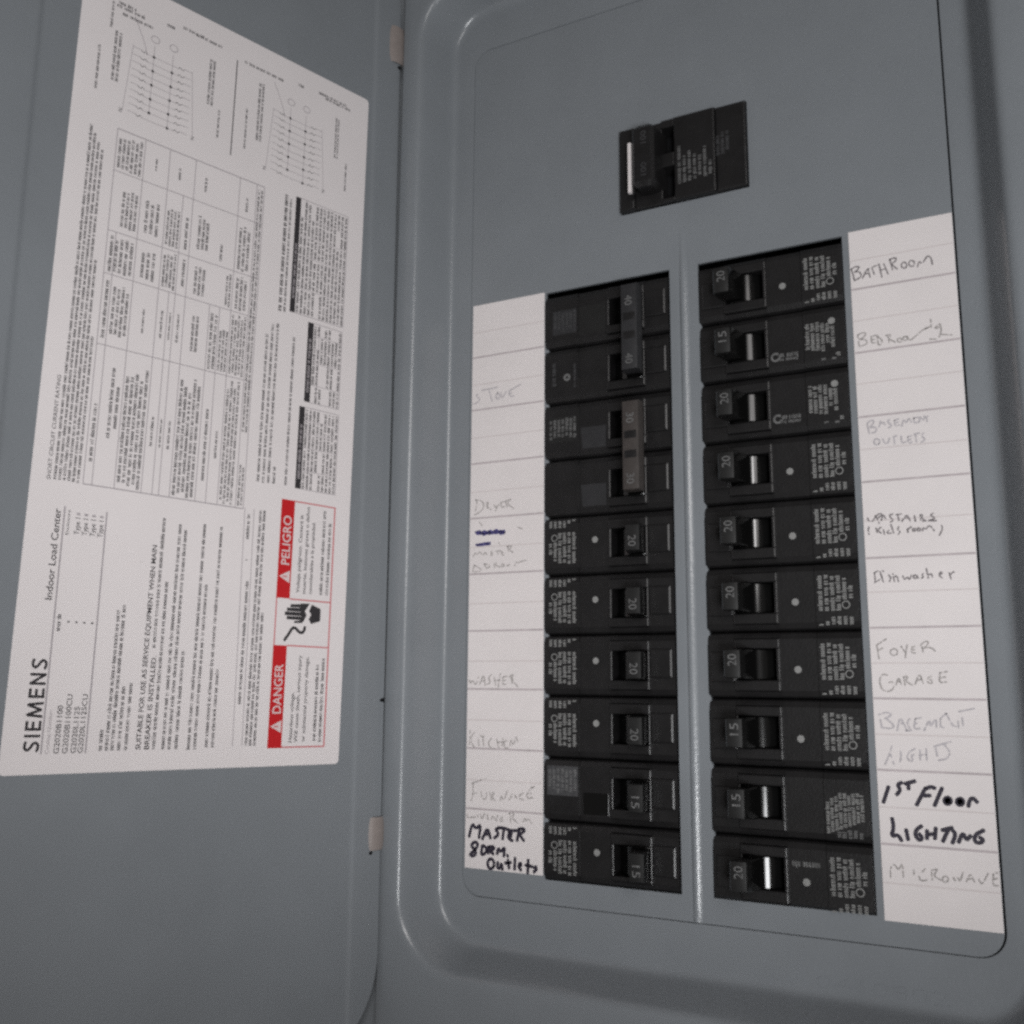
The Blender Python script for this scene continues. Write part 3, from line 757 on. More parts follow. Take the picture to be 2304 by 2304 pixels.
# ================================================================= circuit directories
HAND = [["R","BATHROOM","p2",[[[67.87,-14.85],[68.52,-17.27],[68.79,-19.74]],[[67.74,-14.83],[69.2,-14.11],[70.87,-14.16],[70.56,-15.24],[69.09,-16.24]],[[69.09,-16.24],[70.76,-16.28],[71.47,-17.56],[71.28,-18.8],[68.93,-19.63]],[[71.89,-19.34],[73.46,-16.1],[74.49,-15.87]],[[74.09,-16.36],[74.69,-19.46]],[[72.87,-17.69],[74.66,-17.61]],[[74.89,-15.67],[77.58,-15.07]],[[75.52,-15.79],[76.26,-18.63]],[[78.11,-14.61],[78.95,-20.28]],[[79.87,-14.82],[81.25,-19.46]],[[78.73,-17.27],[80.75,-17.11]],[[82.18,-13.73],[82.95,-18.1]],[[81.94,-13.68],[84.34,-13.18],[84.39,-14.46],[82.83,-15.55]],[[82.82,-15.83],[84.68,-18.16]],[[87.8,-17.91],[87.27,-18.22],[86.67,-18.04],[86.24,-17.46],[86.13,-16.68],[86.4,-16.01],[86.94,-15.71],[87.54,-15.89],[87.97,-16.47],[88.07,-17.25],[87.8,-17.91]],[[90.55,-17.76],[90.0,-18.06],[89.37,-17.88],[88.92,-17.29],[88.81,-16.52],[89.08,-15.85],[89.64,-15.55],[90.27,-15.74],[90.72,-16.33],[90.83,-17.1],[90.55,-17.76]],[[91.8,-18.59],[92.41,-16.36],[93.55,-17.69],[95.15,-15.24],[95.78,-14.95],[96.8,-15.99],[97.0,-18.66]]]],["R","BEDROOM","p1",[[[68.98,-41.9],[69.26,-46.4]],[[68.85,-42.02],[70.67,-41.2],[72.17,-41.58],[71.07,-43.35],[69.39,-43.78]],[[69.39,-43.92],[71.79,-44.02],[72.44,-46.07],[69.25,-46.68]],[[73.85,-43.25],[73.83,-46.01],[75.21,-45.95]],[[73.85,-43.25],[75.86,-43.16]],[[73.9,-44.64],[75.04,-44.54]],[[76.1,-43.33],[77.97,-45.84],[76.89,-47.32],[76.16,-46.93],[76.1,-43.33]],[[79.07,-43.82],[81.07,-43.45],[80.24,-45.1]],[[79.82,-43.66],[80.15,-46.74]],[[80.22,-45.38],[82.36,-46.95]],[[84.48,-47.0],[84.02,-47.19],[83.5,-47.07],[83.12,-46.69],[83.02,-46.18],[83.24,-45.74],[83.7,-45.55],[84.23,-45.67],[84.61,-46.06],[84.71,-46.56],[84.48,-47.0]],[[86.37,-46.62],[85.97,-46.82],[85.53,-46.71],[85.2,-46.34],[85.12,-45.83],[85.31,-45.39],[85.71,-45.19],[86.16,-45.3],[86.48,-45.68],[86.56,-46.18],[86.37,-46.62]],[[86.63,-45.04],[87.35,-47.34],[89.75,-45.55],[92.03,-43.75],[94.97,-42.61]],[[95.13,-39.93],[95.22,-43.2]],[[92.76,-43.6],[95.21,-42.65]],[[96.34,-43.65],[98.22,-42.08],[98.5,-43.2],[96.79,-44.0]],[[98.49,-43.47],[98.47,-45.62],[97.26,-48.11],[94.43,-47.66]],[[97.84,-46.32],[102.02,-47.27]]]],["R","BASEMENT OUTLETS","p0",[[[70.64,-77.53],[71.24,-81.33]],[[70.65,-77.24],[72.31,-76.0],[73.32,-76.98],[71.63,-78.79]],[[71.63,-78.94],[73.74,-79.04],[73.91,-80.77],[71.37,-81.34]],[[74.78,-79.16],[75.73,-76.12],[77.04,-78.57]],[[75.25,-77.78],[76.7,-77.67]],[[78.58,-76.75],[77.75,-77.51],[79.49,-79.14],[78.15,-79.83]],[[80.37,-77.25],[80.5,-79.54],[82.08,-79.15]],[[80.37,-77.25],[81.94,-76.87]],[[80.44,-78.39],[81.62,-78.11]],[[82.81,-79.81],[83.48,-77.05],[84.41,-78.86],[85.55,-76.74],[86.21,-78.79]],[[87.06,-77.2],[87.2,-79.19],[88.75,-78.81]],[[87.06,-77.2],[88.6,-76.96]],[[89.0,-78.84],[89.13,-76.6],[90.53,-78.74],[90.78,-76.66]],[[90.61,-77.35],[92.15,-76.97]],[[91.38,-77.16],[91.64,-79.15]],[[74.46,-85.59],[73.89,-85.92],[73.25,-85.8],[72.78,-85.28],[72.66,-84.54],[72.94,-83.89],[73.51,-83.56],[74.15,-83.68],[74.62,-84.21],[74.74,-84.94],[74.46,-85.59]],[[75.85,-83.84],[76.52,-85.9],[77.84,-85.48],[78.19,-83.81]],[[78.73,-83.59],[80.82,-83.26]],[[79.76,-83.56],[80.0,-86.27]],[[82.35,-83.43],[82.45,-86.26],[84.01,-85.86]],[[84.63,-83.96],[84.75,-86.5],[86.04,-86.22]],[[84.63,-83.96],[85.92,-83.82]],[[84.69,-85.23],[85.72,-85.07]],[[86.71,-83.35],[88.76,-83.02]],[[87.34,-83.42],[87.54,-86.52]],[[90.27,-83.19],[89.21,-83.91],[90.62,-85.74],[89.05,-86.69]]]],["R","UPSTAIRS (kids room)","p2",[[[68.95,-113.34],[69.27,-114.76],[70.83,-114.86],[71.56,-113.25]],[[71.72,-112.7],[72.98,-115.84]],[[71.71,-112.98],[73.57,-112.0],[74.32,-112.61],[72.44,-113.87]],[[73.69,-114.79],[74.59,-112.36],[75.49,-114.91]],[[77.92,-112.6],[76.36,-113.04],[78.04,-115.09],[76.74,-115.55]],[[78.93,-112.95],[80.97,-112.82]],[[79.56,-113.0],[79.82,-115.21]],[[80.82,-115.56],[82.74,-112.95],[83.72,-115.76]],[[81.64,-114.52],[83.17,-114.35]],[[85.22,-113.68],[85.47,-115.88]],[[87.23,-113.55],[87.23,-115.73]],[[87.11,-113.54],[88.23,-113.63],[87.42,-114.66],[88.85,-115.84]],[[91.72,-113.34],[90.46,-113.79],[92.35,-115.28],[89.84,-115.91]],[[87.85,-115.91],[92.54,-116.1]],[[70.52,-115.68],[68.88,-117.23],[69.14,-119.75]],[[71.73,-117.42],[72.03,-119.1]],[[73.55,-117.27],[72.08,-118.27],[73.44,-119.47]],[[74.28,-118.14],[74.56,-120.09]],[[76.32,-118.55],[75.52,-119.05],[75.74,-119.75],[77.02,-119.7]],[[76.95,-116.39],[77.79,-119.74]],[[79.7,-117.4],[79.13,-118.46],[80.1,-119.34],[79.28,-120.39]],[[82.43,-118.4],[82.73,-119.79]],[[82.67,-118.69],[83.99,-117.69]],[[85.15,-119.34],[84.88,-119.5],[84.57,-119.46],[84.35,-119.23],[84.29,-118.9],[84.43,-118.59],[84.7,-118.43],[85.01,-118.48],[85.23,-118.71],[85.29,-119.04],[85.15,-119.34]],[[86.82,-119.35],[86.52,-119.52],[86.18,-119.48],[85.94,-119.22],[85.88,-118.86],[86.02,-118.53],[86.32,-118.35],[86.66,-118.4],[86.9,-118.65],[86.96,-119.02],[86.82,-119.35]],[[87.63,-119.56],[87.96,-118.23],[88.9,-119.1],[89.72,-117.8],[90.69,-118.14],[91.58,-119.82]],[[93.49,-116.71],[94.58,-118.94],[93.2,-121.53]]]],["R","Dishwasher","p2",[[[70.33,-133.98],[70.43,-137.66]],[[70.18,-134.13],[72.11,-133.14],[72.59,-135.0],[73.42,-138.39]],[[70.14,-137.65],[72.07,-136.66]],[[73.26,-133.35],[73.46,-133.82]],[[75.18,-135.11],[75.98,-136.06],[75.33,-137.56]],[[76.64,-134.57],[77.04,-137.63]],[[76.98,-136.11],[78.03,-135.24],[78.46,-137.69]],[[79.99,-135.63],[80.61,-137.17],[81.52,-136.0],[82.3,-137.24],[82.96,-135.46]],[[84.63,-136.56],[84.3,-136.76],[83.92,-136.71],[83.64,-136.44],[83.58,-136.04],[83.74,-135.67],[84.08,-135.46],[84.45,-135.51],[84.73,-135.79],[84.8,-136.19],[84.63,-136.56]],[[84.91,-135.69],[85.27,-136.76]],[[87.04,-135.03],[86.45,-135.61],[87.1,-136.39],[86.24,-136.8]],[[88.12,-133.28],[88.59,-136.9]],[[88.67,-135.71],[89.8,-135.16],[90.09,-137.26]],[[92.24,-135.86],[93.38,-135.17],[92.72,-134.69],[92.1,-135.86],[93.26,-137.1]],[[95.56,-135.12],[96.09,-137.51]],[[95.78,-136.02],[96.94,-134.88],[98.27,-135.24]]]],["R","FOYER","p1",[[[69.68,-160.37],[70.27,-165.46]],[[69.96,-160.37],[73.66,-158.02]],[[70.14,-162.47],[71.76,-161.59]],[[76.43,-163.92],[75.74,-164.32],[74.96,-164.26],[74.39,-163.76],[74.24,-163.01],[74.58,-162.3],[75.26,-161.9],[76.04,-161.96],[76.62,-162.46],[76.76,-163.21],[76.43,-163.92]],[[78.01,-161.05],[79.29,-163.14]],[[80.14,-160.48],[79.4,-163.73],[79.09,-166.68]],[[82.75,-161.1],[81.62,-161.39],[81.36,-163.45],[82.89,-163.46]],[[81.51,-162.42],[82.54,-162.28]],[[84.99,-160.54],[85.25,-163.18]],[[84.42,-160.83],[86.45,-159.09],[87.5,-159.98],[85.46,-162.01]],[[85.75,-161.72],[87.96,-161.45],[89.75,-163.36]]]],["R","GARAGE","p1",[[[72.94,-171.4],[71.27,-170.81],[69.86,-173.18],[70.67,-176.72],[73.18,-177.29],[74.95,-175.8],[74.52,-173.45],[73.08,-174.05]],[[75.56,-174.92],[76.56,-171.97],[77.39,-174.61]],[[75.9,-173.74],[77.17,-173.59]],[[78.24,-171.97],[78.63,-174.89]],[[78.24,-171.97],[79.92,-171.67],[78.71,-173.43],[81.13,-174.87]],[[81.97,-174.58],[83.58,-170.49],[84.74,-174.27]],[[82.61,-173.12],[84.27,-172.82]],[[87.62,-171.64],[86.22,-172.23],[86.12,-173.97],[87.74,-174.25],[87.55,-172.8],[86.86,-172.95]],[[90.4,-170.48],[89.92,-173.94],[92.36,-173.64]],[[90.4,-170.48],[93.4,-169.9]],[[90.3,-172.21],[92.2,-171.92]]]],["R","BASEMENT LIGHTS","p0",[[[69.55,-187.14],[69.98,-190.05]],[[69.05,-185.44],[71.93,-184.41],[73.75,-185.34],[71.09,-186.86]],[[71.8,-186.84],[74.24,-189.21],[73.48,-190.19],[69.98,-190.05]],[[75.07,-190.88],[76.28,-185.78],[78.32,-190.54]],[[75.67,-188.45],[77.3,-188.17]],[[80.41,-186.17],[78.5,-187.41],[79.05,-189.8],[80.15,-190.73],[77.85,-190.8]],[[81.3,-186.63],[80.63,-190.24],[82.7,-189.95]],[[81.3,-186.63],[83.38,-186.1]],[[80.97,-188.32],[82.59,-187.92]],[[84.02,-190.62],[86.07,-186.52],[86.11,-189.61],[88.13,-186.0],[88.15,-189.32]],[[89.67,-186.44],[89.29,-189.06],[90.6,-189.49]],[[89.45,-186.44],[91.58,-184.5]],[[91.58,-184.5],[93.31,-188.71],[94.63,-188.92]],[[95.19,-187.02],[95.26,-189.37]],[[96.58,-185.81],[96.73,-188.63]],[[94.94,-183.96],[100.72,-182.67]],[[73.04,-196.23],[71.81,-199.64],[70.36,-202.82]],[[72.3,-199.14],[73.38,-202.69]],[[75.83,-198.05],[75.95,-199.96],[75.4,-201.65]],[[80.7,-196.92],[78.33,-198.44],[77.78,-200.12],[78.85,-201.51],[79.79,-200.99],[79.2,-199.35],[80.82,-198.82]],[[82.27,-197.34],[82.18,-200.89]],[[84.34,-196.79],[84.32,-200.8]],[[81.93,-199.25],[84.45,-198.68]],[[86.86,-195.99],[92.53,-194.15]],[[87.4,-196.21],[87.78,-199.25]],[[90.25,-195.16],[92.09,-197.68],[91.06,-200.06],[88.14,-200.65]]]],["R","1ST Floor","m",[[[71.11,-210.42],[69.07,-216.0]],[[75.69,-208.76],[74.04,-209.56],[75.09,-211.4],[73.62,-213.13]],[[76.58,-209.19],[80.06,-208.07]],[[77.73,-209.13],[77.74,-211.02]],[[83.32,-210.25],[80.04,-216.28]],[[83.3,-210.6],[84.92,-209.69],[86.45,-210.19]],[[82.49,-212.86],[84.74,-212.73]],[[88.68,-209.96],[85.87,-216.15]],[[90.95,-214.82],[90.37,-215.22],[89.72,-215.21],[89.25,-214.8],[89.13,-214.14],[89.42,-213.49],[90.0,-213.09],[90.65,-213.1],[91.12,-213.52],[91.23,-214.17],[90.95,-214.82]],[[90.47,-214.41],[90.26,-214.56],[90.01,-214.55],[89.83,-214.4],[89.79,-214.15],[89.9,-213.91],[90.11,-213.76],[90.36,-213.76],[90.54,-213.92],[90.58,-214.16],[90.47,-214.41]],[[94.87,-214.93],[94.3,-215.33],[93.65,-215.32],[93.19,-214.91],[93.07,-214.25],[93.36,-213.6],[93.93,-213.21],[94.57,-213.22],[95.04,-213.63],[95.15,-214.29],[94.87,-214.93]],[[94.4,-214.52],[94.18,-214.67],[93.94,-214.66],[93.77,-214.51],[93.72,-214.26],[93.83,-214.02],[94.04,-213.87],[94.29,-213.88],[94.46,-214.03],[94.5,-214.28],[94.4,-214.52]],[[96.62,-215.72],[97.2,-213.4],[98.33,-212.65],[99.52,-214.17]]]],["R","LIGHTING","m",[[[71.69,-221.15],[72.09,-224.4],[71.05,-227.44],[73.41,-226.67],[74.46,-228.66]],[[76.12,-224.7],[76.64,-228.19]],[[81.35,-223.15],[79.56,-224.45],[78.89,-226.26],[80.2,-228.22],[81.39,-227.25],[80.34,-225.86]],[[82.96,-224.5],[82.79,-227.43]],[[85.84,-223.42],[85.33,-227.24]],[[82.88,-225.97],[85.72,-225.47]],[[87.75,-224.16],[91.15,-223.04]],[[89.71,-224.02],[87.8,-227.92]],[[90.84,-223.64],[92.13,-225.0],[90.82,-228.27]],[[92.78,-227.83],[94.37,-224.26],[95.28,-227.06],[96.76,-225.23]],[[100.95,-223.2],[98.15,-224.84],[97.72,-227.16],[99.58,-227.58],[100.74,-226.36],[99.45,-225.6]]]],["R","MICROWAVE","p1",[[[70.15,-241.35],[70.18,-238.12],[71.57,-236.53],[72.89,-238.76],[74.34,-236.0],[74.31,-241.55]],[[77.93,-238.02],[77.8,-240.35]],[[81.64,-237.4],[79.54,-239.61],[79.7,-241.62],[81.98,-241.12]],[[83.58,-237.8],[83.67,-240.96]],[[83.58,-237.8],[85.85,-237.03],[84.03,-239.49],[86.46,-240.7]],[[88.57,-240.86],[88.04,-241.24],[87.45,-241.25],[87.01,-240.89],[86.9,-240.3],[87.17,-239.7],[87.7,-239.33],[88.29,-239.32],[88.73,-239.67],[88.83,-240.26],[88.57,-240.86]],[[90.17,-238.64],[90.86,-240.86],[91.79,-239.06],[92.49,-240.84],[93.7,-236.9]],[[94.42,-240.52],[95.83,-237.56],[96.99,-240.42]],[[95.03,-239.47],[96.52,-239.33]],[[98.27,-239.31],[99.22,-241.19],[101.36,-237.06]],[[102.95,-237.19],[102.43,-240.88],[104.15,-240.86]],[[102.95,-237.19],[104.31,-236.65]],[[102.83,-238.89],[104.05,-238.49]]]],["L","STOVE","p0",[[[-99.55,-43.29],[-101.01,-43.85],[-98.26,-45.71],[-99.9,-47.38],[-102.41,-47.81]],[[-97.49,-41.68],[-89.24,-41.3]],[[-93.75,-42.18],[-92.03,-47.64]],[[-89.21,-43.91],[-90.41,-45.99],[-88.76,-47.32],[-87.96,-45.56],[-89.21,-43.91]],[[-87.57,-43.76],[-86.92,-47.56],[-84.73,-43.77]],[[-83.51,-43.93],[-82.68,-46.63],[-80.66,-46.52]],[[-83.51,-43.93],[-77.1,-41.47]],[[-83.09,-45.1],[-81.08,-44.62]]]],["L","DRYER","p1",[[[-99.98,-93.12],[-99.15,-93.91],[-100.29,-99.61]],[[-99.98,-93.12],[-97.11,-93.53],[-95.45,-95.64],[-96.63,-98.44],[-100.28,-99.97]],[[-94.65,-94.99],[-93.79,-97.75]],[[-94.65,-94.99],[-93.03,-94.75],[-94.22,-96.46],[-91.77,-98.26]],[[-90.6,-95.3],[-89.76,-97.52],[-87.78,-96.24]],[[-88.57,-96.54],[-89.74,-99.13]],[[-86.99,-95.23],[-86.56,-97.76],[-84.97,-97.17]],[[-87.38,-95.56],[-85.39,-95.0]],[[-84.6,-95.06],[-83.58,-97.63]],[[-85.0,-95.03],[-81.04,-93.92],[-84.19,-95.81],[-80.21,-98.6]]]],["L","scribble","b",[[[-99.83,-108.17],[-96.97,-107.3],[-98.62,-109.3],[-93.88,-107.08],[-96.69,-110.26],[-91.28,-107.05],[-93.6,-109.83],[-87.98,-107.05],[-90.3,-109.82],[-85.64,-107.63],[-87.48,-110.21],[-84.47,-108.33],[-85.62,-109.7]],[[-99.1,-108.85],[-84.69,-109.14]],[[-98.63,-108.25],[-84.93,-108.3]],[[-99.5,-113.87],[-96.64,-113.41],[-92.14,-113.25]],[[-99.02,-114.11],[-92.13,-113.88]]]],["L","MASTER BEDROOM","p1",[[[-97.99,-103.44],[-96.29,-105.24]],[[-78.93,-106.83],[-75.94,-108.06]],[[-100.85,-119.03],[-99.68,-117.21],[-98.94,-118.51],[-97.54,-116.91],[-96.33,-118.23]],[[-95.61,-118.68],[-94.68,-117.28],[-93.72,-118.58]],[[-91.14,-117.26],[-92.08,-117.83],[-90.66,-118.32],[-91.82,-119.09]],[[-89.26,-117.37],[-86.93,-117.08]],[[-88.1,-117.22],[-88.08,-118.67]],[[-86.46,-117.31],[-86.21,-118.98],[-85.05,-119.25]],[[-86.45,-118.14],[-85.53,-117.98]],[[-83.24,-115.23],[-82.75,-117.72]],[[-83.7,-115.41],[-80.93,-115.36],[-82.53,-116.71],[-80.67,-118.25]],[[-87.91,-113.51],[-87.43,-114.36]],[[-100.3,-123.03],[-100.97,-125.91]],[[-100.3,-123.03],[-98.14,-123.96],[-95.98,-125.73],[-100.73,-126.13]],[[-95.08,-122.66],[-94.1,-124.57]],[[-95.08,-122.66],[-92.95,-122.97],[-91.99,-124.26],[-94.1,-124.57]],[[-90.13,-122.69],[-89.64,-124.57]],[[-90.14,-122.49],[-88.74,-122.35],[-89.42,-123.55],[-86.85,-124.5]],[[-85.12,-124.19],[-85.51,-124.38],[-85.97,-124.33],[-86.32,-124.05],[-86.44,-123.65],[-86.27,-123.28],[-85.88,-123.09],[-85.42,-123.14],[-85.07,-123.42],[-84.95,-123.82],[-85.12,-124.19]],[[-83.61,-124.04],[-82.46,-123.89],[-82.01,-122.48]],[[-79.7,-124.23],[-79.03,-122.63],[-78.11,-123.08],[-76.29,-122.36],[-73.8,-122.08]]]],["L","WASHER","p1",[[[-102.15,-173.41],[-101.21,-175.69],[-100.35,-173.78],[-98.53,-176.43],[-97.26,-172.62]],[[-96.76,-176.04],[-94.41,-171.1],[-93.89,-176.39]],[[-95.9,-174.51],[-93.71,-174.12]],[[-90.68,-171.47],[-92.41,-172.98],[-91.07,-174.86],[-93.24,-176.01]],[[-89.35,-172.6],[-88.43,-176.72]],[[-86.33,-171.08],[-87.34,-177.09]],[[-89.33,-174.48],[-86.3,-173.71]],[[-85.02,-172.58],[-85.19,-175.95],[-83.26,-175.56]],[[-85.02,-172.58],[-82.87,-172.2]],[[-85.13,-174.27],[-83.49,-173.88]],[[-81.15,-172.19],[-80.26,-175.91]],[[-82.0,-172.57],[-79.88,-171.07],[-80.71,-173.68],[-77.7,-176.64]]]],["L","KITCHEN","p1",[[[-101.08,-195.69],[-101.4,-202.43]],[[-98.86,-196.38],[-101.24,-199.44],[-98.97,-202.72]],[[-96.83,-199.3],[-96.57,-202.26]],[[-96.64,-197.8],[-93.79,-198.09]],[[-94.67,-198.12],[-94.17,-202.18]],[[-90.31,-198.72],[-92.02,-200.62],[-91.12,-202.81],[-88.53,-203.08]],[[-87.72,-199.01],[-86.82,-202.65]],[[-84.73,-198.55],[-85.12,-201.86]],[[-87.71,-200.48],[-84.71,-200.01]],[[-84.29,-200.0],[-83.83,-202.91],[-82.14,-202.49]],[[-84.29,-200.0],[-82.17,-199.2]],[[-81.3,-201.73],[-80.9,-198.79],[-79.61,-201.67],[-78.38,-197.25],[-77.52,-199.78]]]],["L","FURNACE","p1",[[[-99.16,-217.5],[-99.07,-222.63],[-100.11,-225.62]],[[-100.02,-218.28],[-93.1,-215.73]],[[-99.08,-222.26],[-97.34,-222.17]],[[-95.18,-221.32],[-94.71,-224.2],[-92.55,-224.44],[-92.37,-221.53]],[[-90.87,-221.44],[-89.97,-224.65]],[[-90.87,-221.62],[-88.31,-221.3],[-89.99,-222.84],[-88.26,-224.91]],[[-85.72,-224.4],[-85.32,-222.22],[-84.02,-224.66],[-82.38,-220.25]],[[-81.5,-223.97],[-79.44,-220.45],[-77.53,-223.74]],[[-80.68,-222.67],[-78.17,-222.35]],[[-74.65,-220.72],[-76.72,-221.91],[-76.5,-223.32],[-74.63,-223.57]],[[-70.75,-218.19],[-73.2,-221.17],[-72.78,-222.93],[-70.31,-222.43]],[[-70.74,-218.55],[-67.88,-216.98]],[[-72.79,-221.15],[-70.73,-220.68]]]],["L","LIVING RM","p1",[[[-101.98,-231.21],[-101.95,-232.66],[-97.61,-232.01]],[[-97.2,-230.53],[-96.3,-232.65]],[[-95.47,-230.78],[-94.57,-232.89],[-93.32,-230.28]],[[-92.03,-230.56],[-91.57,-232.69]],[[-89.87,-232.57],[-89.46,-230.75],[-87.3,-233.47],[-86.92,-230.58]],[[-84.37,-231.13],[-85.63,-231.93],[-85.62,-233.18],[-84.35,-232.92],[-84.57,-232.22]],[[-81.03,-229.48],[-80.58,-233.37]],[[-81.45,-229.51],[-78.53,-228.97],[-80.18,-231.21],[-77.25,-233.14]],[[-74.77,-232.62],[-73.96,-230.79],[-73.13,-232.15],[-72.32,-230.68],[-70.67,-233.04]]]],["L","MASTER BDRM. outlets","m",[[[-100.85,-240.47],[-99.31,-234.67],[-97.49,-237.01],[-95.02,-234.86],[-95.96,-240.6]],[[-94.33,-240.97],[-91.77,-235.87],[-90.25,-240.41]],[[-92.9,-238.89],[-90.57,-238.48]],[[-86.82,-236.25],[-87.98,-236.33],[-86.22,-238.4],[-88.51,-240.04]],[[-86.83,-235.76],[-83.94,-235.56],[-80.5,-236.52],[-77.09,-236.16]],[[-83.94,-236.29],[-84.47,-240.22]],[[-81.35,-237.07],[-81.9,-239.54],[-79.61,-240.57]],[[-81.63,-237.58],[-79.92,-237.45]],[[-81.76,-238.8],[-80.19,-238.68]],[[-76.53,-235.51],[-77.62,-240.42]],[[-76.81,-235.53],[-74.55,-235.13],[-73.85,-236.04],[-76.51,-237.68],[-74.24,-240.16]],[[-98.44,-242.51],[-99.89,-244.1],[-97.5,-245.63],[-100.42,-247.59],[-99.22,-248.47],[-97.18,-247.32],[-97.79,-245.65],[-96.35,-243.58],[-96.96,-242.39],[-98.44,-242.51]],[[-94.29,-243.66],[-94.82,-247.61],[-92.5,-246.45],[-91.94,-244.45],[-94.0,-243.39]],[[-91.08,-243.65],[-91.33,-246.59]],[[-91.08,-243.89],[-88.76,-243.47],[-88.45,-244.66],[-90.77,-245.33],[-88.72,-246.62]],[[-86.99,-246.48],[-86.44,-243.77],[-85.27,-245.61],[-83.29,-243.03],[-83.82,-247.18]],[[-82.11,-246.32],[-81.82,-247.02]],[[-88.74,-251.83],[-89.56,-252.57],[-90.54,-252.56],[-91.31,-251.81],[-91.56,-250.6],[-91.21,-249.39],[-90.38,-248.64],[-89.39,-248.65],[-88.63,-249.41],[-88.38,-250.62],[-88.74,-251.83]],[[-86.66,-249.6],[-86.92,-252.03],[-85.48,-252.15],[-84.94,-249.69],[-84.33,-252.53]],[[-81.81,-248.22],[-81.21,-251.77]],[[-83.22,-249.78],[-80.38,-249.3]],[[-78.41,-247.21],[-78.66,-252.02]],[[-76.69,-250.65],[-75.3,-249.81],[-76.14,-248.93],[-76.83,-250.66],[-75.56,-251.98]],[[-72.23,-247.41],[-72.48,-252.89]],[[-73.62,-249.67],[-70.27,-250.09]],[[-68.34,-249.92],[-69.72,-250.39],[-68.06,-250.84],[-69.71,-252.17]]]]]


def directory(x0, x1, z0, z1, heavy, thin, side, text):
    mb = MB()
    mb.box(x0, x1, -.28, -.03, z0, z1, M_CARD)
    o = tag(mb.build('circuit_directory'), text, 'circuit directory', 'circuit directories beside the breakers')
    mb = MB()
    for z in heavy:
        mb.poly([(x0 + .2, -.31, z - .42), (x1 - .2, -.31, z - .42), (x1 - .2, -.31, z + .36), (x0 + .2, -.31, z + .36)], M_LINE)
    for z in thin:
        mb.poly([(x0 + .2, -.31, z - .25), (x1 - .2, -.31, z - .25), (x1 - .2, -.31, z + .22), (x0 + .2, -.31, z + .22)], M_THIN)
    mb.build('ruled_lines', o)
    for sd, words, ink, strokes in HAND:
        if sd != side:
            continue
        g = random.Random(words)
        w, m_, gap = {'p0': (.60, M_P[0], .12), 'p1': (.55, M_P[1], .15), 'p2': (.58, M_P[2], .06), 'm': (1.35, M_MARK, 0), 'b': (1.0, M_BLUE, 0)}[ink]
        mb = MB()
        for s in strokes:
            q = [(min(max(p[0], x0 + .3), x1 - .3), min(max(p[1], z0 + .3), z1 - .3)) for p in s]
            stroke(mb, q, w, m_, lambda a, b, l=0: (a, -.34 - l, b), g if ink != 'm' else None, gap)
        t = mb.build({'m': 'marker_note', 'b': 'pen_scribble'}.get(ink, 'pencil_note'), o)
        t['label'] = {'m': 'bold black marker words %s' % words, 'b': 'blue pen scribble crossing out a name'}.get(ink, 'pencilled words %s' % words)
    return o


LZ = [-25.4 * k for k in range(1, 10)]
directory(-102.8, -65.45, -253.2, 0.2, LZ, [-25.4 * k - 13.3 for k in range(0, 9)], 'L', 'narrow white ruled card, pencilled STOVE to FURNACE, left of the breakers')
RZ = [-23.3, -49.0, -74.5, -99.7, -128.5, -154.2, -179.6, -204.7, -230.1]
directory(67.4, 104.85, -255.9, 0.6, RZ, [-11.5, -36.2, -61.5, -87.2, -114.6, -141.2, -167, -192.3, -217.5, -243.2], 'R',
          'white ruled card with BATHROOM to MICROWAVE written down it, right of the breakers')

# ================================================================= circuit breakers
PITCH = 25.4
CX = -35.4                        # middle of the left column; local x 0 = CX
LEFT, RIGHT = 'circuit breakers in the left column', 'circuit breakers in the right column'


def local(x, y, z):
    return Vector((x * MM, y * MM, z * MM))


def slot_z(i):
    return -PITCH * i - 15.2


# local x of a left-hand breaker: -29 (label end) ... 0 ... +29 (inner end)
def lx(X):
    """panel distance from the centre line (positive, mm) -> local x of a left-hand breaker"""
    return -X - CX


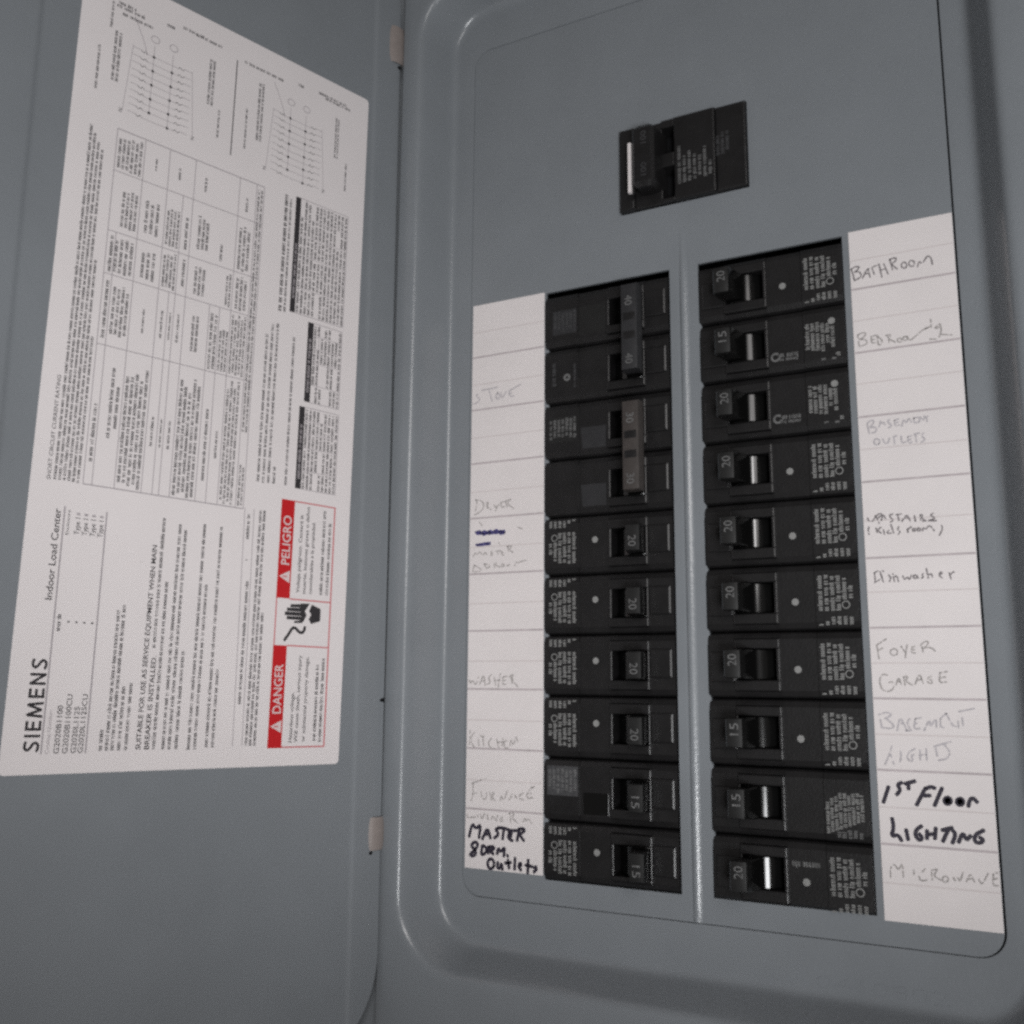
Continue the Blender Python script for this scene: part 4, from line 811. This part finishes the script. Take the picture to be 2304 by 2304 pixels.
def body_mesh(poles, low=12.5, mid=True, plate_type=0):
    """poles stacked downwards from local z 0; low = distance from the last slot centre to the body's lower end"""
    mb = MB(local)
    for p in range(poles):
        zc = -PITCH * p
        zt, zb = zc + 12.45, zc - (low if p == poles - 1 else 12.45)
        lab = -1.7 if plate_type != 3 else -1.3
        mb.bar(lx(64.3), lx(48.6), lab, zb, zt, 2.6, 2.9, M_BLACK)          # label end
        mb.bar(lx(48.7), lx(34.4), -1.0, zb + .02, zt - .02, 2.4, 2.8, M_BLACK)
        mb.bar(lx(17.3), lx(6.7), -1.0, zb + .03, zt - .03, 2.4, 2.8, M_BLACK)   # inner end
        mb.box(lx(17.4), lx(7.6), -1.9, 30, zc - 5.2, zc + 6.6, M_BLACK, .9)
        # raised frame round the handle window
        w0, w1, h0, h1 = lx(33.3), lx(18.0), zc - 6.2, zc + 5.8
        a, b = lx(34.6), lx(17.2)
        mb.box(a, b, -2.3, 30, h1, zt - 2.6, M_BLACK, .5)
        mb.box(a, b, -2.3, 30, zb + 2.6, h0, M_BLACK, .5)
        mb.bar(a, b, -1.0, zt - 4, zt - .05, 2.2, 1.9, M_BLACK)
        mb.bar(a, b, -1.0, zb + .05, zb + 4, 2.2, 1.9, M_BLACK)
        mb.box(a, w0, -2.25, 30, h0 - .1, h1 + .1, M_BLACK, .4)
        mb.box(w1, b, -2.25, 30, h0 - .1, h1 + .1, M_BLACK, .4)
        mb.poly([(w0, 7, h0), (w1, 7, h0), (w1, 7, h1), (w0, 7, h1)], M_DARK)
        if plate_type == 1:          # pad laid on top, its blacker colour standing for a sunken pocket's shade
            mb.box(lx(47.0), lx(35.6), -1.15, 0, zc - 9.2, zc - .5, M_GLOSS, .2)
        if plate_type == 2:          # raised pad, lighter
            mb.box(lx(47.0), lx(35.6), -1.5, 0, zc - 8.6, zc + .9, M_BLACK, .3)
    return mb.build('body')


def lever_outline():
    c, R_ = 23.4, 10.0
    pts = []
    for a in range(-72, 31, 6):                         # the drum that shows in the window
        pts.append((lx(c) + R_ * math.sin(math.radians(a)), 8.4 - R_ * math.cos(math.radians(a))))
    pts += [(lx(19.0), 6.5), (lx(32.0), 6.5)]
    return pts


def handle_mesh(poles, tip_mat, tie=False, z_lo=None):
    mb = MB(local)
    for p in range(poles):
        zc = -PITCH * p - .2
        mb.prism(lever_outline(), zc - 5.7, zc + 5.7, M_GLOSS, .3)
        side = [(lx(26.0), .2), (lx(22.9), -12.4), (lx(22.5), -13.3), (lx(16.4), -13.3), (lx(16.0), -12.6), (lx(17.9), -2.0), (lx(19.5), .2)]
        mb.prism(side, zc - 5.4, zc + 5.4, M_GLOSS, .5)
        if not tie:
            mb.box(lx(22.4), lx(16.5), -13.9, -13.0, zc - 5.2, zc + 5.2, tip_mat, .4)
    if tie:
        mb.box(lx(23.0), lx(15.8), -14.6, -8.6, -PITCH * (poles - 1) - 6.2, 5.8, tip_mat, .7)
        for z in (-8.6, -PITCH + 8.6):
            mb.box(lx(22.0), lx(16.8), -14.72, -14.0, z - 1.6, z + 1.6, M_BLACK, .1)
    return mb.build('handle', smooth=True, angle=35)


def rating_mesh(s, ys, zs, size=4.6):
    out = []
    for z in zs:                                        # figures turned a quarter, reading downwards
        mb = MB(local)
        put_text(mb, s, -2.2, 2.2, -1.7, 3.4, M_DIM, lambda a, b, z=z: (lx(19.4) + b, ys, z - a))
        out.append(mb.build('rating_number'))
    return out


def print_mesh(kind, seed):
    """white print on the label end; lines run down the breaker"""
    g = random.Random(seed)
    mb = MB(local)
    pl = lambda a, b: (lx(62.6) + b, -1.76, 11.0 - a)    # a along the line (downwards), b across
    if kind == 'std':
        for i, (a0, a1) in enumerate(((.2, 3.4), (.4, 4.4), (.4, 4.6), (.3, 4.0), (.2, 2.4), (.1, 1.4))):
            greek(mb, a0, a1, .6 + i * 2.15, 1.25, M_WHITE, pl, g, 1.1)
        for i, (a0, a1) in enumerate(((10, 15.6), (9.6, 18.2), (5.6, 19.2), (5.5, 19.4), (5.5, 19.2), (5.6, 19.4))):
            greek(mb, a0, a1, .4 + i * 2.2, 1.35, M_WHITE, pl, g, 1.2)
        ring(mb, lambda a, b: pl(a, b), 7.6, 3.0, 1.5, .35, M_WHITE)
    elif kind == 'hacr':
        for i, (a0, a1) in enumerate(((2.2, 4.2), (6, 15), (8, 16.5), (4.8, 17), (5.2, 17), (5.6, 17), (6, 17.2))):
            greek(mb, a0, a1, .4 + i * 1.9, 1.3, M_WHITE, pl, g, 1.2)
        ring(mb, pl, 16.6, 3.2, 1.35, 1.34, M_WHITE)
        greek(mb, 1.0, 2.6, 2, 1.6, M_DIM, pl, g)
        greek(mb, 1.2, 2.4, 6, 1.6, M_DIM, pl, g)
        # test row beside the handle window
        p2 = lambda a, b: (lx(46) + a, -1.04, 4.6 + b)
        greek(mb, 0, 8.6, 0, 1.5, M_DIM, p2, g, 1.2)
        greek(mb, 0, 8.0, 2.0, 1.0, M_DIM, p2, g, 1.2)
        ring(mb, lambda a, b: (lx(37.2) + a, -1.04, 5.8 + b), 0, 0, 1.9, .8, M_DIM)
    elif kind == 'plate':
        mb.poly([(lx(62.9), -1.76, 9.6), (lx(48.9), -1.76, 9.6), (lx(48.9), -1.76, -2.2), (lx(62.9), -1.76, -2.2)], M_PLATE)
        p3 = lambda a, b: (lx(62.6) + b, -1.80, 9.2 - a)
        for i in range(7):
            greek(mb, .3 + g.random(), 11 - g.random() * 2, .4 + i * 1.9, 1.1, M_DIM, p3, g, 1.1)
    elif kind == 'flag':
        for i in range(9):
            a0, a1 = max(0, (4 - i) * .6 + 4), 16.4 - max(0, i - 5) * 1.1
            greek(mb, a0, a1, .3 + i * 1.5, 1.1, M_WHITE, pl, g, 1.15)
        for i in range(5):
            greek(mb, .4, 3.6, 1.0 + i * 1.9, 1.2, M_DIM, pl, g, 1.1)
    elif kind == 'pair_top':
        mb.poly([(lx(60.5), -1.76, 4.6), (lx(48.9), -1.76, 4.6), (lx(48.9), -1.76, -6.6), (lx(60.5), -1.76, -6.6)], M_GTIE)
        p3 = lambda a, b: (lx(60.3) + b, -1.80, 4.4 - a)
        for i in range(6):
            greek(mb, .3 + g.random(), 10.6 - g.random() * 2, .4 + i * 1.9, 1.1, M_PLATE, p3, g, 1.1)
        z2 = -PITCH
        greek(mb, 10.6 + 20, 10.6 + 31, 1.6, 1.6, M_PLATE, lambda a, b: (lx(62.3) + b, -1.76, 11.0 - a), g)
        ring(mb, lambda a, b: (lx(53.6) + a, -1.76, z2 - 1.4 + b), 0, 0, 1.7, 1.1, M_DIM)
        greek(mb, 0, 11, 0, 1.0, M_PLATE, lambda a, b: (lx(50.4) + b, -1.76, z2 + 4.4 - a), g)
        mb.poly([(lx(48.0), -1.04, 5), (lx(35.4), -1.04, 5), (lx(35.4), -1.04, -8), (lx(48.0), -1.04, -8)], M_TIP)
    elif kind == 'pair_low':
        mb.poly([(lx(62.6), -1.76, 6.2), (lx(48.9), -1.76, 6.2), (lx(48.9), -1.76, -5.2), (lx(62.6), -1.76, -5.2)], M_TIP)
        p3 = lambda a, b: (lx(62.4) + b, -1.80, 6.0 - a)
        for i in range(7):
            greek(mb, .3 + g.random(), 11 - g.random() * 3, .4 + i * 1.9, 1.2, M_DIM, p3, g, 1.2)
        for z in (0, -PITCH):
            mb.poly([(lx(47.4), -1.06, z + .5), (lx(35.6), -1.06, z + .5), (lx(35.6), -1.06, z - 9), (lx(46.6), -1.06, z - 9)], M_GTIE)
    return mb.build('rating_print')


def ring(mb, pl, a, b, R, w, m, n=16):
    v = [pl(a + R * math.cos(t * 2 * math.pi / n), b + R * math.sin(t * 2 * math.pi / n)) for t in range(n)]
    if w >= R - .02:
        mb.poly(v, m)
        return
    v += [pl(a + (R - w) * math.cos(t * 2 * math.pi / n), b + (R - w) * math.sin(t * 2 * math.pi / n)) for t in range(n)]
    mb.faces(v, [(t, (t + 1) % n, n + (t + 1) % n, n + t) for t in range(n)], m)


def dot_mesh():
    mb = MB(local)
    ring(mb, lambda a, b: (lx(41.0) + a, -1.04, 1.8 + b), 0, 0, 1.35, 1.35, M_WHITE, 14)
    return mb.build('indicator_dot')


def hide_proto(o):
    return o


def make_breaker(kind, amps, poles=1, low=12.5, tip=None, seed=0):
    tip = tip or M_TIP
    root = empty('circuit_breaker' if poles == 1 else 'double_pole_breaker')
    pt = {'plate': 1, 'pair_low': 0}.get(kind, 0)
    body_mesh(poles, low, plate_type=pt).parent = root
    h = handle_mesh(poles, tip, poles > 1)
    h.parent = root
    for o in rating_mesh(amps, -13.98 if poles == 1 else -14.68, [-1.6 - PITCH * p for p in range(poles)]):
        o.parent = h
    print_mesh(kind, seed).parent = root
    if kind == 'std':
        dot_mesh().parent = root
    return root


def copy_tree(o, parent=None):
    c = o.copy()
    COL.objects.link(c)
    if parent:
        c.parent = parent
    for ch in o.children:
        copy_tree(ch, c)
    return c


def place(root, side, i, label, group):
    """left: as built; right: the same breaker turned half a turn in the plane of the panel"""
    if side == 'L':
        root.location = W(CX, 0, slot_z(i))
    else:
        root.location = W(-CX + .3, 0, slot_z(i))
        root.rotation_euler = (0, math.pi, 0)
    root['label'] = label
    root['category'] = 'circuit breaker'
    root['group'] = group


std20 = make_breaker('std', '20', seed=11)
std15 = make_breaker('std', '15', seed=11)
first = {'20': True, '15': True}


def std(amps):
    p = {'20': std20, '15': std15}[amps]
    if first[amps]:
        first[amps] = False
        return p
    return copy_tree(p)


place(make_breaker('pair_top', '40', 2, tip=M_GTIE, seed=21), 'L', 0, 'double-pole black breaker marked 40 with a dark grey tie bar beside STOVE', LEFT)
place(make_breaker('pair_low', '30', 2, tip=M_BROWN, seed=22), 'L', 2, 'double-pole black breaker marked 30 with a brownish tie bar beside DRYER', LEFT)
place(std('20'), 'L', 4, 'black breaker marked 20 beside the blue scribble and MASTER BEDROOM', LEFT)
place(std('20'), 'L', 5, 'black breaker marked 20 beside the blank cell above WASHER', LEFT)
place(std('20'), 'L', 6, 'black breaker marked 20 beside the pencilled word WASHER', LEFT)
place(std('20'), 'L', 7, 'black breaker marked 20 beside the pencilled word KITCHEN', LEFT)
place(make_breaker('plate', '15', seed=23), 'L', 8, 'black breaker marked 15 with a grey rating plate and dark pad beside FURNACE', LEFT)
low15 = make_breaker('std', '15', low=10.7, seed=11)
place(low15, 'L', 9, 'black breaker marked 15 beside the black marker words MASTER BDRM outlets', LEFT)

place(std('20'), 'R', 0, 'black breaker marked 20 beside the pencilled word BATHROOM', RIGHT)
hacr15 = make_breaker('hacr', '15', seed=31)
place(hacr15, 'R', 1, 'black breaker marked 15 with a grey test row beside BEDROOM', RIGHT)
place(make_breaker('hacr', '20', seed=32), 'R', 2, 'black breaker marked 20 with a grey test row beside the blank cell', RIGHT)
place(std('20'), 'R', 3, 'black breaker marked 20 beside the faint words BASEMENT OUTLETS', RIGHT)
place(std('20'), 'R', 4, 'black breaker marked 20 beside UPSTAIRS (kids room)', RIGHT)
place(std('20'), 'R', 5, 'black breaker marked 20 beside the handwritten word Dishwasher', RIGHT)
place(std('20'), 'R', 6, 'black breaker marked 20 beside FOYER and GARAGE', RIGHT)
place(std('15'), 'R', 7, 'black breaker marked 15 beside BASEMENT LIGHTS', RIGHT)
place(make_breaker('flag', '15', seed=33), 'R', 8, 'black breaker marked 15 with no white dot beside 1ST Floor LIGHTING', RIGHT)


def low_flip(root):
    return root


last = make_breaker('std', '20', seed=11)
place(last, 'R', 9, 'black breaker marked 20 beside the pencilled word MICROWAVE', RIGHT)
# its lower end is covered by the dead front
bpy.data.objects.remove([c for c in last.children if c.name.startswith('body')][0])


def body_mesh_up(cut):
    """single-pole body whose upper local end (the lower end once turned) is cut short"""
    o = body_mesh(1)
    lim = cut * MM
    for v in o.data.vertices:
        if v.co.z > lim:
            v.co.z = lim
    return o


body_mesh_up(10.7).parent = last
mb = MB(local)
g = random.Random(5)
greek(mb, 0, 11, 0, 1.7, M_DIM, lambda a, b: (lx(46) + a, -1.04, -3.6 + b - 1.7), g, 1.2)
mb.build('stamped_mark', last)

# ---- main breaker above the columns
mbk = empty('main_breaker', W(.6, 0, 48.9), 'large black main breaker with a white stripe on its lever, alone above the two columns', 'main breaker')
mb = MB(local)
mb.box(-28.0, -21.0, -3.0, 30, -19.3, 19.3, M_BLACK, .8)
mb.box(-21.1, -8.4, -1.6, 30, -19.2, 19.2, M_BLACK, .5)
mb.box(-8.5, -2.8, -2.6, 30, -19.1, -17.4, M_BLACK, .4)
mb.box(-8.5, -2.8, -2.6, 30, 15.6, 19.1, M_BLACK, .4)
mb.box(-8.5, -2.8, -2.6, 30, -2.8, 3.4, M_BLACK, .4)
mb.box(-8.5, -2.9, 6.0, 30, -17.5, 15.7, M_DARK)
mb.box(-2.9, 15.4, -2.9, 30, -19.3, 19.3, M_BLACK, .8)
mb.box(15.3, 28.4, -1.9, 30, -19.25, 19.25, M_BLACK, .8)
mb.build('body', mbk)
mb = MB(local)
side = [(-7.6, .4), (-8.2, -4.0), (-9.2, -9.8), (-10.6, -11.0), (-18.0, -11.0), (-19.2, -9.8), (-19.6, -3.0), (-18.6, .4)]
mb.prism(side, -13.4, 15.2, M_BLACK, 2.0)
hd = mb.build('handle', mbk, smooth=True, angle=35)
mb = MB(local)
mb.box(-21.6, -20.1, -9.4, -7.5, -14.6, 8.6, M_CARD, .2)
mb.box(-21.4, -19.0, -7.9, -6.0, -14.2, 8.2, M_BLACK)
mb.build('white_stripe', hd)
for z in (8.6, -6.2):
    mb = MB(local)
    put_text(mb, '100', -2.9, 2.9, -1.5, 2.6, M_PLATE, lambda a, b, z=z: (-14.0 - b, -11.1, z + a))
    mb.build('rating_number', hd)
mb = MB(local)
g = random.Random(9)
pt = lambda a, b: (-1.4 + b, -2.96, -12.4 + a)
for i, (a0, a1) in enumerate(((0, 18.5), (.2, 13), (.4, 14.6), (.6, 12.6), (2, 11.5), (.8, 15.4), (1.4, 8))):
    greek(mb, a0, a1, .3 + i * 2.25, 1.3, M_DIM, lambda a, b: (-1.4 + b, -2.96, -12.4 + a), g, 1.0)
for i, (a0, a1) in enumerate(((9, 19), (9.4, 20), (11, 20.4))):
    greek(mb, a0, a1, 17.0 + i * 2.1, 1.3, M_PLATE, lambda a, b: (-1.4 + b, -1.96, -12.4 + a), g, 1.0)
mb.build('rating_print', mbk)
bpy.context.view_layer.update()
